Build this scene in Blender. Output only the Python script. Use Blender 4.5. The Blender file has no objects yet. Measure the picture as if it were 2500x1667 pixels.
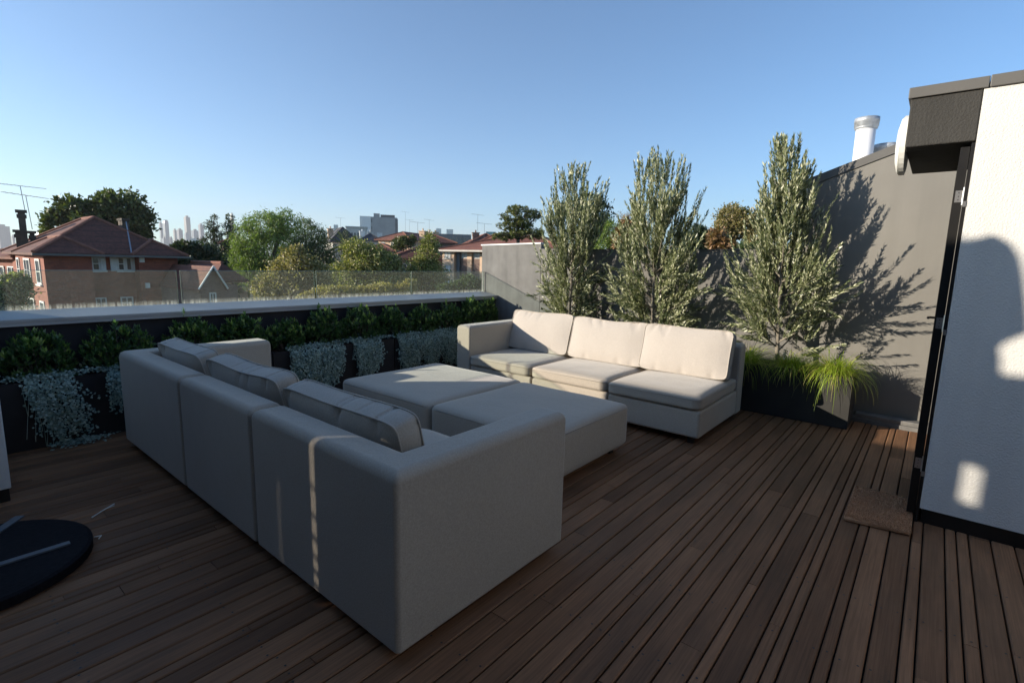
import bpy, bmesh, math, random
import numpy as np
from mathutils import Matrix, Vector
C = bpy.context.scene.collection
sc = bpy.context.scene

# ------------------------------------------------------------------ camera
F_PX, PITCH, ROLL, YAW, EYE = 1244.0, math.radians(8.744), math.radians(1.359), math.radians(39.523), 1.4
fw = np.array([math.cos(PITCH)*math.cos(YAW), math.cos(PITCH)*math.sin(YAW), -math.sin(PITCH)])
rt = np.array([math.sin(YAW), -math.cos(YAW), 0.0]); up = np.cross(rt, fw)
c_, s_ = math.cos(ROLL), math.sin(ROLL)
CM = np.stack([c_*rt+s_*up, -s_*rt+c_*up, -fw], 1)
cam = bpy.data.cameras.new('camera'); cam.sensor_width = 36; cam.sensor_fit = 'HORIZONTAL'
cam.lens = F_PX/2500*36; cam.clip_start = 0.05; cam.clip_end = 20000
camo = bpy.data.objects.new('camera', cam); C.objects.link(camo)
mw = Matrix([[*CM[i], (0, 0, EYE)[i]] for i in range(3)] + [[0, 0, 0, 1]])
camo.matrix_world = mw
sc.camera = camo

# ------------------------------------------------------------------ sky, sun, exposure
SUN = np.array([1.07, -1.0, -0.372]); SUN = SUN/np.linalg.norm(SUN)       # direction the light travels
sun_el = math.asin(-SUN[2]); sun_az = math.atan2(-SUN[0], -SUN[1])           # clockwise from +Y
w = bpy.data.worlds.new('World'); sc.world = w; w.use_nodes = True
nt = w.node_tree; bg = nt.nodes['Background']
sky = nt.nodes.new('ShaderNodeTexSky'); sky.sky_type = 'NISHITA'; sky.sun_disc = False
sky.sun_elevation = sun_el; sky.sun_rotation = sun_az
sky.altitude = 1300; sky.air_density = 1.0; sky.dust_density = 1.0; sky.ozone_density = 3.0
tint = nt.nodes.new('ShaderNodeMix'); tint.data_type = 'RGBA'; tint.blend_type = 'MULTIPLY'; tint.inputs[0].default_value = 1.0
tint.inputs[7].default_value = (0.80, 0.985, 1.07, 1); nt.links.new(sky.outputs[0], tint.inputs[6])
nt.links.new(tint.outputs[2], bg.inputs[0]); bg.inputs[1].default_value = 0.125
sl = bpy.data.lights.new('sun', 'SUN'); sl.energy = 5.0; sl.angle = math.radians(0.53); sl.color = (1.0, 0.89, 0.745)
so = bpy.data.objects.new('sun', sl); C.objects.link(so)
so.rotation_euler = Vector(SUN).to_track_quat('-Z', 'Y').to_euler(); so.location = (-20, 20, 20)
sc.view_settings.view_transform = 'Standard'; sc.view_settings.look = 'None'
sc.view_settings.exposure = 0.80; sc.view_settings.gamma = 1.0
sc.render.engine = 'CYCLES'
sc.cycles.max_bounces = 8; sc.cycles.transparent_max_bounces = 12; sc.cycles.volume_bounces = 0
sc.cycles.use_denoising = True

# ------------------------------------------------------------------ pixel helpers (photo pixels, 2500 wide)
def ray(x, y): return CM @ np.array([x-1250.0, -(y-833.5), -F_PX])
def P(x, y, D):
    d = ray(x, y); return np.array([0, 0, EYE]) + d*D/math.hypot(d[0], d[1])
def Z(x, y, D): return P(x, y, D)[2]

# ------------------------------------------------------------------ materials
MATS = {}
def nmat(name):
    m = bpy.data.materials.new(name); m.use_nodes = True
    return m, m.node_tree, m.node_tree.nodes['Principled BSDF']
def mix_rgb(nt, fac, a, b, mode='MIX'):
    n = nt.nodes.new('ShaderNodeMix'); n.data_type = 'RGBA'; n.blend_type = mode
    for sock, v in ((n.inputs[0], fac), (n.inputs[6], a), (n.inputs[7], b)):
        if hasattr(v, 'is_output'): nt.links.new(v, sock)
        else: sock.default_value = v if not isinstance(v, tuple) else (*v[:3], 1)
    return n.outputs[2]
def texco(nt, scale=(1, 1, 1), kind='Object'):
    t = nt.nodes.new('ShaderNodeTexCoord'); mp = nt.nodes.new('ShaderNodeMapping')
    mp.inputs['Scale'].default_value = scale
    nt.links.new(t.outputs[kind], mp.inputs[0]); return mp.outputs[0]
def noise(nt, vec, scale, detail=4, rough=0.55):
    n = nt.nodes.new('ShaderNodeTexNoise'); n.inputs['Scale'].default_value = scale
    n.inputs['Detail'].default_value = detail; n.inputs['Roughness'].default_value = rough
    nt.links.new(vec, n.inputs['Vector']); return n.outputs[0]
def ramp(nt, fac, stops):
    r = nt.nodes.new('ShaderNodeValToRGB'); e = r.color_ramp.elements
    while len(e) < len(stops): e.new(0.5)
    for i, (p, c) in enumerate(stops):
        e[i].position = p; e[i].color = (*c, 1) if isinstance(c, tuple) else (c, c, c, 1)
    nt.links.new(fac, r.inputs[0]); return r.outputs[0]
def bump(nt, bs, h, strength, dist, prev=None):
    b = nt.nodes.new('ShaderNodeBump'); b.inputs['Strength'].default_value = strength
    b.inputs['Distance'].default_value = dist; nt.links.new(h, b.inputs['Height'])
    if prev is not None: nt.links.new(prev, b.inputs['Normal'])
    nt.links.new(b.outputs[0], bs.inputs['Normal']); return b.outputs[0]
def plain(name, col, rough=0.6, metal=0.0, var=0.12, vscale=3.0, bscale=0, bstr=0.2, bdist=0.003, spec=0.5, streak=0.0):
    m, nt, bs = nmat(name); v = texco(nt)
    n = noise(nt, v, vscale, 5)
    lo = tuple(c*(1-var) for c in col); hi = tuple(min(1, c*(1+var)) for c in col)
    c = ramp(nt, n, [(0.3, lo), (0.7, hi)])
    if streak:
        sv = noise(nt, texco(nt, (9, 9, .55)), 1.0, 4, 0.6); bl = noise(nt, v, 1.7, 6, 0.7)
        c = mix_rgb(nt, 1.0, c, ramp(nt, sv, [(0.35, 1-streak), (0.62, 1.0)]), 'MULTIPLY')
        c = mix_rgb(nt, 1.0, c, ramp(nt, bl, [(0.30, 1-streak*.9), (0.6, 1.0)]), 'MULTIPLY')
    nt.links.new(c, bs.inputs['Base Color'])
    bs.inputs['Roughness'].default_value = rough; bs.inputs['Metallic'].default_value = metal
    bs.inputs['Specular IOR Level'].default_value = spec
    if bscale: bump(nt, bs, noise(nt, v, bscale, 4, 0.6), bstr, bdist)
    MATS[name] = m; return m
def fabric(name, col, weave=900):
    m, nt, bs = nmat(name); v = texco(nt)
    big = noise(nt, v, 2.2, 4); fine = noise(nt, v, 170, 3, 0.7)
    c1 = ramp(nt, big, [(0.3, tuple(c*0.93 for c in col)), (0.7, tuple(min(1, c*1.05) for c in col))])
    c2 = mix_rgb(nt, 0.55, c1, ramp(nt, fine, [(0.3, tuple(c*0.72 for c in col)), (0.7, tuple(min(1, c*1.2) for c in col))]))
    nt.links.new(c2, bs.inputs['Base Color']); bs.inputs['Roughness'].default_value = 0.85
    bs.inputs['Specular IOR Level'].default_value = 0.25
    bs.inputs['Sheen Weight'].default_value = 0.35; bs.inputs['Sheen Roughness'].default_value = 0.35
    b1 = bump(nt, bs, noise(nt, v, 210, 3, 0.7), 0.5, 0.0012)
    b2 = bump(nt, bs, noise(nt, v, 5.0, 4), 0.45, 0.014, b1)
    MATS[name] = m; return m
def leafmat(name, cols, trans=0.3, rough=0.5, tcol=None, spec=0.4):
    m, nt, bs = nmat(name); g = nt.nodes.new('ShaderNodeNewGeometry')
    stops = [(i/(len(cols)-1), c) for i, c in enumerate(cols)]
    col = ramp(nt, g.outputs['Random Per Island'], stops)
    nt.links.new(col, bs.inputs['Base Color']); bs.inputs['Roughness'].default_value = rough
    bs.inputs['Specular IOR Level'].default_value = spec
    t = nt.nodes.new('ShaderNodeBsdfTranslucent'); mx = nt.nodes.new('ShaderNodeMixShader')
    nt.links.new(mix_rgb(nt, 1.0, col, tcol or (1.5, 1.7, 0.7), 'MULTIPLY'), t.inputs[0])
    mx.inputs[0].default_value = trans
    out = nt.nodes['Material Output']
    nt.links.new(bs.outputs[0], mx.inputs[1]); nt.links.new(t.outputs[0], mx.inputs[2]); nt.links.new(mx.outputs[0], out.inputs[0])
    MATS[name] = m; return m
def brickmat(name, a, b, mortar, scale=4.0, rough=0.85):
    m, nt, bs = nmat(name)
    tc = nt.nodes.new('ShaderNodeTexCoord'); sx = nt.nodes.new('ShaderNodeSeparateXYZ'); nt.links.new(tc.outputs['Object'], sx.inputs[0])
    ad = nt.nodes.new('ShaderNodeMath'); nt.links.new(sx.outputs[0], ad.inputs[0]); nt.links.new(sx.outputs[1], ad.inputs[1])
    cb = nt.nodes.new('ShaderNodeCombineXYZ'); nt.links.new(ad.outputs[0], cb.inputs[0]); nt.links.new(sx.outputs[2], cb.inputs[1])
    br = nt.nodes.new('ShaderNodeTexBrick'); br.inputs['Scale'].default_value = scale
    br.inputs['Color1'].default_value = (*a, 1); br.inputs['Color2'].default_value = (*b, 1); br.inputs['Mortar'].default_value = (*mortar, 1)
    br.inputs['Mortar Size'].default_value = 0.012; br.inputs['Brick Width'].default_value = 0.9; br.inputs['Row Height'].default_value = 0.32
    nt.links.new(cb.outputs[0], br.inputs['Vector'])
    n = noise(nt, tc.outputs['Object'], 1.2, 5)
    nt.links.new(mix_rgb(nt, 0.6, br.outputs[0], ramp(nt, n, [(0.3, 0.55), (0.7, 1.0)]), 'MULTIPLY'), bs.inputs['Base Color'])
    bs.inputs['Roughness'].default_value = rough; MATS[name] = m; return m
def tilemat(name, a, b, rows=0.95):
    m, nt, bs = nmat(name); tc = nt.nodes.new('ShaderNodeTexCoord')
    wv = nt.nodes.new('ShaderNodeTexWave'); wv.bands_direction = 'Z'; wv.wave_profile = 'SAW'; wv.inputs['Scale'].default_value = rows
    wv.inputs['Distortion'].default_value = 0.3; wv.inputs['Detail'].default_value = 1
    nt.links.new(tc.outputs['Object'], wv.inputs[0])
    n = noise(nt, tc.outputs['Object'], 7, 3, 0.7); n2 = noise(nt, tc.outputs['Object'], 0.8, 4)
    c1 = ramp(nt, n, [(0.3, a), (0.7, b)])
    c2 = mix_rgb(nt, 0.5, c1, ramp(nt, n2, [(0.35, 0.45), (0.65, 1.0)]), 'MULTIPLY')
    c3 = mix_rgb(nt, 0.55, c2, ramp(nt, wv.outputs[1], [(0.0, 0.35), (0.35, 1.0)]), 'MULTIPLY')
    nt.links.new(c3, bs.inputs['Base Color']); bs.inputs['Roughness'].default_value = 0.8
    bump(nt, bs, wv.outputs[1], 0.6, 0.05); MATS[name] = m; return m
def facademat(name, wall, glass, sx=0.25, sz=0.3, rough=0.6):
    m, nt, bs = nmat(name)
    tc = nt.nodes.new('ShaderNodeTexCoord'); sp = nt.nodes.new('ShaderNodeSeparateXYZ'); nt.links.new(tc.outputs['Object'], sp.inputs[0])
    ad = nt.nodes.new('ShaderNodeMath'); nt.links.new(sp.outputs[0], ad.inputs[0]); nt.links.new(sp.outputs[1], ad.inputs[1])
    cb = nt.nodes.new('ShaderNodeCombineXYZ'); nt.links.new(ad.outputs[0], cb.inputs[0]); nt.links.new(sp.outputs[2], cb.inputs[1])
    br = nt.nodes.new('ShaderNodeTexBrick'); br.offset = 0; br.inputs['Scale'].default_value = 1
    br.inputs['Color1'].default_value = (*glass, 1); br.inputs['Color2'].default_value = (*[g*1.5 for g in glass], 1); br.inputs['Mortar'].default_value = (*wall, 1)
    br.inputs['Mortar Size'].default_value = 0.9; br.inputs['Brick Width'].default_value = 1/sx; br.inputs['Row Height'].default_value = 1/sz
    nt.links.new(cb.outputs[0], br.inputs['Vector']); nt.links.new(br.outputs[0], bs.inputs['Base Color'])
    bs.inputs['Roughness'].default_value = rough; MATS[name] = m; return m

fabric('taupe_fabric', (0.41, 0.36, 0.295)); fabric('cream_fabric', (0.45, 0.405, 0.355))
fabric('linen_fabric', (0.43, 0.385, 0.325)); fabric('piping_fabric', (0.30, 0.27, 0.23))
plain('black_plastic', (0.012, 0.012, 0.013), 0.5)
plain('black_frame', (0.012, 0.011, 0.010), 0.35, var=0.3)
plain('steel', (0.62, 0.60, 0.57), 0.3, 0.9); plain('galvanised', (0.42, 0.44, 0.46), 0.5, 0.5, var=0.3, vscale=22)
plain('white_paint', (0.78, 0.77, 0.73), 0.55); plain('white_flue', (0.80, 0.80, 0.80), 0.45, var=0.03)
plain('cap_metal', (0.36, 0.37, 0.38), 0.5, 0.2, var=0.08)
plain('dark_coping', (0.105, 0.10, 0.09), 0.55, 0.0, var=0.1)
plain('white_render', (0.68, 0.67, 0.635), 0.9, streak=0.05, var=0.03, vscale=1.5, bscale=110, bstr=0.75, bdist=0.006, spec=0.2)
plain('charcoal_render', (0.055, 0.053, 0.048), 0.9, streak=0.15, var=0.1, vscale=2, bscale=90, bstr=0.8, bdist=0.006, spec=0.3)
plain('grey_render', (0.20, 0.195, 0.185), 0.9, streak=0.16, var=0.12, vscale=5, bscale=140, bstr=0.8, bdist=0.006, spec=0.2)
plain('smooth_grey', (0.175, 0.168, 0.155), 0.75, streak=0.08, var=0.05, vscale=1.2, bscale=300, bstr=0.1, bdist=0.001, spec=0.3)
plain('gable_grey', (0.205, 0.195, 0.172), 0.75, streak=0.06, var=0.10, vscale=0.9, bscale=200, bstr=0.1, bdist=0.001, spec=0.3)
plain('planter_black', (0.022, 0.020, 0.021), 0.75, var=0.2, vscale=6, bscale=150, bstr=0.3, bdist=0.002, spec=0.3)
plain('planter_charcoal', (0.034, 0.033, 0.030), 0.75, var=0.15, vscale=6, bscale=150, bstr=0.3, bdist=0.002, spec=0.3)
plain('parapet_dark', (0.018, 0.017, 0.022), 0.8, streak=0.3, var=0.15)
plain('kerb_concrete', (0.16, 0.155, 0.145), 0.9, var=0.25, vscale=9, bscale=60, bstr=0.4)
plain('soil', (0.03, 0.022, 0.015), 0.95, var=0.4, vscale=30, bscale=40, bstr=0.8, bdist=0.01)
plain('lamp_white', (0.74, 0.74, 0.68), 0.4, var=0.02)
plain('granite_black', (0.010, 0.009, 0.011), 0.75, var=0.4, vscale=60, spec=0.12)
plain('canopy_cloth', (0.25, 0.24, 0.22), 0.9)
plain('bark', (0.16, 0.125, 0.09), 0.9, var=0.35, vscale=18, bscale=40, bstr=0.8, bdist=0.01)
plain('olive_bark', (0.20, 0.175, 0.135), 0.9, var=0.3, vscale=40, bscale=90, bstr=0.7, bdist=0.004)
plain('dark_bark', (0.07, 0.055, 0.045), 0.9, var=0.3, vscale=4)
plain('under_deck', (0.006, 0.005, 0.005), 0.95)
plain('window_white', (0.70, 0.69, 0.64), 0.6); plain('window_glass', (0.035, 0.045, 0.055), 0.12, spec=0.8, var=0.5, vscale=0.7)
plain('blind_glass', (0.50, 0.52, 0.52), 0.2, var=0.25, vscale=1.2)
plain('cream_wall', (0.58, 0.41, 0.28), 0.85, var=0.08); plain('pale_wall', (0.52, 0.50, 0.45), 0.85, var=0.12)
plain('concrete_wall', (0.33, 0.33, 0.32), 0.85, var=0.12, vscale=0.2); plain('dark_wall', (0.13, 0.135, 0.14), 0.8, var=0.12, vscale=0.2)
plain('teal_sheet', (0.10, 0.24, 0.26), 0.5, var=0.2); plain('gutter', (0.45, 0.42, 0.37), 0.6); plain('lead_flashing', (0.25, 0.28, 0.33), 0.5)
plain('aerial_metal', (0.10, 0.10, 0.11), 0.5, 0.5); plain('white_tower', (0.72, 0.70, 0.62), 0.5)
brickmat('red_brick', (0.33, 0.092, 0.048), (0.22, 0.062, 0.036), (0.24, 0.13, 0.10), 4)
brickmat('brown_brick', (0.23, 0.15, 0.12), (0.17, 0.11, 0.09), (0.25, 0.21, 0.18), 4)
brickmat('chimney_brick', (0.11, 0.085, 0.06), (0.075, 0.06, 0.045), (0.12, 0.10, 0.08), 4)
tilemat('red_tile', (0.20, 0.075, 0.05), (0.30, 0.12, 0.075)); tilemat('brown_tile', (0.075, 0.026, 0.018), (0.19, 0.066, 0.04))
tilemat('slate_tile', (0.055, 0.055, 0.06), (0.09, 0.09, 0.10), 1.1); plain('ridge_tile', (0.20, 0.08, 0.05), 0.8, var=0.2)
facademat('tower_grey', (0.15, 0.16, 0.18), (0.05, 0.06, 0.08), 0.12, 0.28); facademat('tower_glass', (0.10, 0.13, 0.17), (0.06, 0.09, 0.13), 0.2, 0.27, 0.3)
facademat('tower_beige', (0.24, 0.22, 0.20), (0.08, 0.08, 0.09), 0.2, 0.28)
leafmat('olive_leaf', [(0.05, 0.07, 0.028), (0.13, 0.155, 0.07), (0.32, 0.335, 0.18), (0.60, 0.59, 0.42)], 0.15, 0.36, (1.2, 1.3, 0.7))
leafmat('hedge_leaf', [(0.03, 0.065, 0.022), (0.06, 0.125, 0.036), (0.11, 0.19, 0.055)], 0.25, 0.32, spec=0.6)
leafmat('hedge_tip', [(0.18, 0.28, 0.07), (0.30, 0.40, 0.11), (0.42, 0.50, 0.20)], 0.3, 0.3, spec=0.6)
leafmat('silver_leaf', [(0.15, 0.23, 0.20), (0.27, 0.37, 0.32), (0.44, 0.53, 0.47)], 0.15, 0.6, (1, 1, 0.9))
leafmat('grass_blade', [(0.15, 0.24, 0.02), (0.30, 0.42, 0.03), (0.46, 0.54, 0.07), (0.58, 0.48, 0.20)], 0.35, 0.5)
leafmat('fig_leaf', [(0.03, 0.045, 0.016), (0.065, 0.085, 0.027), (0.13, 0.15, 0.05)], 0.25)
leafmat('dark_leaf', [(0.018, 0.032, 0.015), (0.035, 0.055, 0.022), (0.06, 0.08, 0.03)], 0.2)
leafmat('pepper_leaf', [(0.07, 0.11, 0.028), (0.14, 0.20, 0.045), (0.24, 0.30, 0.08)], 0.3)
leafmat('pepper_dark_leaf', [(0.04, 0.07, 0.03), (0.07, 0.105, 0.04), (0.10, 0.14, 0.05)], 0.3)
leafmat('plane_leaf', [(0.06, 0.08, 0.02), (0.12, 0.14, 0.035), (0.24, 0.24, 0.08), (0.48, 0.42, 0.22)], 0.3)
leafmat('autumn_leaf', [(0.08, 0.09, 0.03), (0.17, 0.15, 0.055), (0.28, 0.22, 0.10), (0.50, 0.40, 0.25)], 0.3)
leafmat('yellow_leaf', [(0.16, 0.14, 0.04), (0.30, 0.24, 0.07), (0.42, 0.33, 0.13)], 0.3)
leafmat('cypress_leaf', [(0.03, 0.05, 0.012), (0.09, 0.11, 0.025), (0.20, 0.20, 0.04)], 0.15)
leafmat('magnolia_leaf', [(0.08, 0.08, 0.03), (0.19, 0.11, 0.05), (0.30, 0.17, 0.085)], 0.2)

def deckmat():
    m, nt, bs = nmat('deck_wood'); g = nt.nodes.new('ShaderNodeNewGeometry'); tc = nt.nodes.new('ShaderNodeTexCoord')
    rp = g.outputs['Random Per Island']
    of = nt.nodes.new('ShaderNodeCombineXYZ'); mu = nt.nodes.new('ShaderNodeMath'); mu.operation = 'MULTIPLY'; mu.inputs[1].default_value = 37
    nt.links.new(rp, mu.inputs[0]); nt.links.new(mu.outputs[0], of.inputs[0]); nt.links.new(mu.outputs[0], of.inputs[2])
    va = nt.nodes.new('ShaderNodeVectorMath'); nt.links.new(tc.outputs['Object'], va.inputs[0]); nt.links.new(of.outputs[0], va.inputs[1])
    def mp(s):
        q = nt.nodes.new('ShaderNodeMapping'); q.inputs['Scale'].default_value = s; nt.links.new(va.outputs[0], q.inputs[0]); return q.outputs[0]
    grain = noise(nt, mp((3, 140, 60)), 1.0, 5, 0.65); blotch = noise(nt, mp((1.6, 6, 6)), 1.0, 4, 0.6)
    base = ramp(nt, rp, [(0.0, (0.175, 0.088, 0.045)), (0.5, (0.235, 0.119, 0.061)), (1.0, (0.305, 0.158, 0.082))])
    c1 = mix_rgb(nt, 0.75, base, ramp(nt, grain, [(0.25, 0.5), (0.75, 1.25)]), 'MULTIPLY')
    c2 = mix_rgb(nt, 0.8, c1, ramp(nt, blotch, [(0.3, 0.55), (0.65, 1.15)]), 'MULTIPLY')
    dirt = noise(nt, tc.outputs['Object'], 1.1, 5, 0.6)
    c3 = mix_rgb(nt, ramp(nt, dirt, [(0.45, 0.0), (0.75, 0.45)]), c2, (0.18, 0.112, 0.065))
    nt.links.new(c3, bs.inputs['Base Color'])
    nt.links.new(ramp(nt, blotch, [(0.3, 0.55), (0.7, 0.75)]), bs.inputs['Roughness']); bs.inputs['Specular IOR Level'].default_value = 0.22
    bump(nt, bs, grain, 0.25, 0.002); MATS['deck_wood'] = m
deckmat()
def glassmat():
    m, nt, bs = nmat('balustrade_glass'); nt.nodes.remove(bs); out = nt.nodes['Material Output']
    tr = nt.nodes.new('ShaderNodeBsdfTransparent'); tr.inputs[0].default_value = (0.93, 0.97, 0.945, 1)
    gl = nt.nodes.new('ShaderNodeBsdfGlossy'); gl.inputs['Roughness'].default_value = 0.015
    df = nt.nodes.new('ShaderNodeBsdfDiffuse'); df.inputs[0].default_value = (0.62, 0.62, 0.56, 1)
    tl = nt.nodes.new('ShaderNodeBsdfTranslucent'); tl.inputs[0].default_value = (0.62, 0.62, 0.56, 1)
    fr = nt.nodes.new('ShaderNodeFresnel'); fr.inputs[0].default_value = 1.45
    m0 = nt.nodes.new('ShaderNodeMixShader'); m0.inputs[0].default_value = 0.6
    nt.links.new(df.outputs[0], m0.inputs[1]); nt.links.new(tl.outputs[0], m0.inputs[2])
    gg = nt.nodes.new('ShaderNodeNewGeometry'); fm = nt.nodes.new('ShaderNodeMath'); fm.operation = 'MULTIPLY_ADD'; fm.inputs[1].default_value = -1; fm.inputs[2].default_value = 1
    nt.links.new(gg.outputs['Backfacing'], fm.inputs[0]); f2 = nt.nodes.new('ShaderNodeMath'); f2.operation = 'MULTIPLY'; nt.links.new(fr.outputs[0], f2.inputs[0]); nt.links.new(fm.outputs[0], f2.inputs[1])
    m1 = nt.nodes.new('ShaderNodeMixShader'); nt.links.new(f2.outputs[0], m1.inputs[0]); nt.links.new(tr.outputs[0], m1.inputs[1]); nt.links.new(gl.outputs[0], m1.inputs[2])
    tc = nt.nodes.new('ShaderNodeTexCoord'); sp = nt.nodes.new('ShaderNodeSeparateXYZ'); nt.links.new(tc.outputs['Object'], sp.inputs[0])
    # salt film: streaks climbing from the bottom edge, specks elsewhere
    st = noise(nt, texco(nt, (70, 1, 1.5)), 1.0, 3, 0.7); spk = noise(nt, texco(nt), 160, 2, 0.6)
    mr = nt.nodes.new('ShaderNodeMapRange'); mr.inputs[1].default_value = 0.958; mr.inputs[2].default_value = 1.0; mr.inputs[3].default_value = 1.0; mr.inputs[4].default_value = 0.0
    nt.links.new(sp.outputs[2], mr.inputs[0])
    mul = nt.nodes.new('ShaderNodeMath'); mul.operation = 'MULTIPLY'; nt.links.new(mr.outputs[0], mul.inputs[0]); nt.links.new(ramp(nt, st, [(0.4, 0.05), (0.7, 0.5)]), mul.inputs[1])
    ad = nt.nodes.new('ShaderNodeMath'); nt.links.new(mul.outputs[0], ad.inputs[0]); nt.links.new(ramp(nt, spk, [(0.52, 0.018), (0.72, 0.12)]), ad.inputs[1]); ad.use_clamp = True
    m2 = nt.nodes.new('ShaderNodeMixShader'); nt.links.new(ad.outputs[0], m2.inputs[0]); nt.links.new(m1.outputs[0], m2.inputs[1]); nt.links.new(m0.outputs[0], m2.inputs[2])
    nt.links.new(m2.outputs[0], out.inputs[0]); MATS['balustrade_glass'] = m
glassmat()
plain('pale_strip', (0.10, 0.115, 0.13), 0.5); plain('glass_top', (0.26, 0.34, 0.30), 0.2)
plain('glass_rim', (0.05, 0.075, 0.065), 0.2, var=0.05)
def groundmat():
    m, nt, bs = nmat('ground_mix'); v = texco(nt)
    n = noise(nt, v, 0.03, 6, 0.65); n2 = noise(nt, v, 0.4, 4)
    c = ramp(nt, n, [(0.35, (0.03, 0.04, 0.018)), (0.5, (0.05, 0.055, 0.03)), (0.6, (0.10, 0.095, 0.085)), (0.75, (0.06, 0.06, 0.06))])
    nt.links.new(mix_rgb(nt, 0.5, c, ramp(nt, n2, [(0.3, 0.5), (0.7, 1.2)]), 'MULTIPLY'), bs.inputs['Base Color'])
    bs.inputs['Roughness'].default_value = 0.95; MATS['ground_mix'] = m
groundmat()
def matmat():
    m, nt, bs = nmat('coir'); v = texco(nt); n = noise(nt, v, 330, 2, 0.7); n2 = noise(nt, v, 9, 4)
    c = ramp(nt, n, [(0.3, (0.32, 0.15, 0.075)), (0.5, (0.58, 0.30, 0.15)), (0.75, (0.80, 0.50, 0.28))])
    nt.links.new(mix_rgb(nt, 0.5, c, ramp(nt, n2, [(0.3, 0.7), (0.7, 1.1)]), 'MULTIPLY'), bs.inputs['Base Color'])
    bs.inputs['Roughness'].default_value = 0.95; bump(nt, bs, n, 1.0, 0.006); MATS['coir'] = m
matmat()

# ------------------------------------------------------------------ mesh helpers
class MB:
    def __init__(s, M=None): s.v = []; s.f = []; s.n = 0; s.M = M
    def add(s, v, f):
        v = np.asarray(v, float)
        if s.M is not None: v = v @ np.array(s.M)[:3, :3].T + np.array(s.M)[:3, 3]
        s.v.append(v); s.f += [tuple(i+s.n for i in q) for q in f]; s.n += len(v); return s
    def box(s, x0, x1, y0, y1, z0, z1):
        v = [(x, y, z) for z in (z0, z1) for y in (y0, y1) for x in (x0, x1)]
        return s.add(v, [(0, 2, 3, 1), (4, 5, 7, 6), (0, 1, 5, 4), (2, 6, 7, 3), (0, 4, 6, 2), (1, 3, 7, 5)])
    def prism(s, poly, h, axis=2, base=0.0):         # polygon (2-D, counter-clockwise) pushed along an axis
        n = len(poly); v = []
        for t in (base, base+h):
            for a, b in poly:
                v.append((a, b, t) if axis == 2 else (t, a, b) if axis == 0 else (a, t, b))
        return s.add(v, [tuple(reversed(range(n))), tuple(range(n, 2*n))] + [(i, (i+1) % n, n+(i+1) % n, n+i) for i in range(n)])
    def tube(s, pts, rad, seg=8, caps=True):
        pts = [np.array(p, float) for p in pts]; n = len(pts)
        if not hasattr(rad, '__len__'): rad = [rad]*n
        v = []
        ref = np.array([0.3, 0.2, 1.0])
        for i, p in enumerate(pts):
            t = pts[min(i+1, n-1)]-pts[max(i-1, 0)]; t = t/(np.linalg.norm(t)+1e-9)
            a = np.cross(t, ref)
            if np.linalg.norm(a) < 1e-3: a = np.cross(t, (1, 0, 0))
            a /= np.linalg.norm(a); b = np.cross(t, a)
            for k in range(seg):
                q = 2*math.pi*k/seg; v.append(p+rad[i]*(math.cos(q)*a+math.sin(q)*b))
        f = [(i*seg+k, i*seg+(k+1) % seg, (i+1)*seg+(k+1) % seg, (i+1)*seg+k) for i in range(n-1) for k in range(seg)]
        if caps: f += [tuple(reversed(range(seg))), tuple((n-1)*seg+k for k in range(seg))]
        return s.add(v, f)
    def lathe(s, prof, cx, cy, seg=32):              # profile [(r, z)]
        v = [(cx+r*math.cos(2*math.pi*k/seg), cy+r*math.sin(2*math.pi*k/seg), z) for r, z in prof for k in range(seg)]
        n = len(prof)
        f = [(i*seg+k, i*seg+(k+1) % seg, (i+1)*seg+(k+1) % seg, (i+1)*seg+k) for i in range(n-1) for k in range(seg)]
        return s.add(v, f + [tuple(reversed(range(seg))), tuple((n-1)*seg+k for k in range(seg))])
    def build(s, name, mat, parent=None, smooth=False, bevel=0, seg=3):
        me = bpy.data.meshes.new(name)
        me.from_pydata(np.concatenate(s.v).tolist(), [], s.f); me.update()
        return finish(me, name, mat, parent, smooth, bevel, seg)
def finish(me, name, mat, parent=None, smooth=False, bevel=0, seg=3):
    o = bpy.data.objects.new(name, me); C.objects.link(o)
    me.materials.append(MATS[mat])
    if smooth or bevel: me.polygons.foreach_set('use_smooth', [True]*len(me.polygons))
    if bevel:
        b = o.modifiers.new('bevel', 'BEVEL'); b.width = bevel; b.segments = seg; b.harden_normals = True; b.limit_method = 'ANGLE'
    if parent is not None: adopt(o, parent)
    return o
def adopt(o, parent):
    o.parent = parent; o.matrix_parent_inverse = basis(parent).inverted()
def basis(o):
    m = Matrix.LocRotScale(o.location, o.rotation_euler, o.scale)
    return basis(o.parent) @ o.matrix_parent_inverse @ m if o.parent else m
def tag(o, label=None, cat=None, group=None, kind=None):
    for k, v in (('label', label), ('category', cat), ('group', group), ('kind', kind)):
        if v: o[k] = v
    return o
def thing(name, label, cat, loc, group=None):
    o = bpy.data.objects.new(name, None); C.objects.link(o); o.location = tuple(float(q) for q in loc); o.empty_display_size = 0.1
    return tag(o, label, cat, group)
def dup(root, loc, rz=0, sc_=1.0, label=None):
    r = root.copy(); C.objects.link(r); r.location = loc; r.rotation_euler = (0, 0, rz); r.scale = (sc_,)*3
    if label: r['label'] = label
    for ch in list(root.children):
        c = ch.copy(); C.objects.link(c); c.parent = r
        for g in list(ch.children):
            d = g.copy(); C.objects.link(d); d.parent = c
    return r
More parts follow.
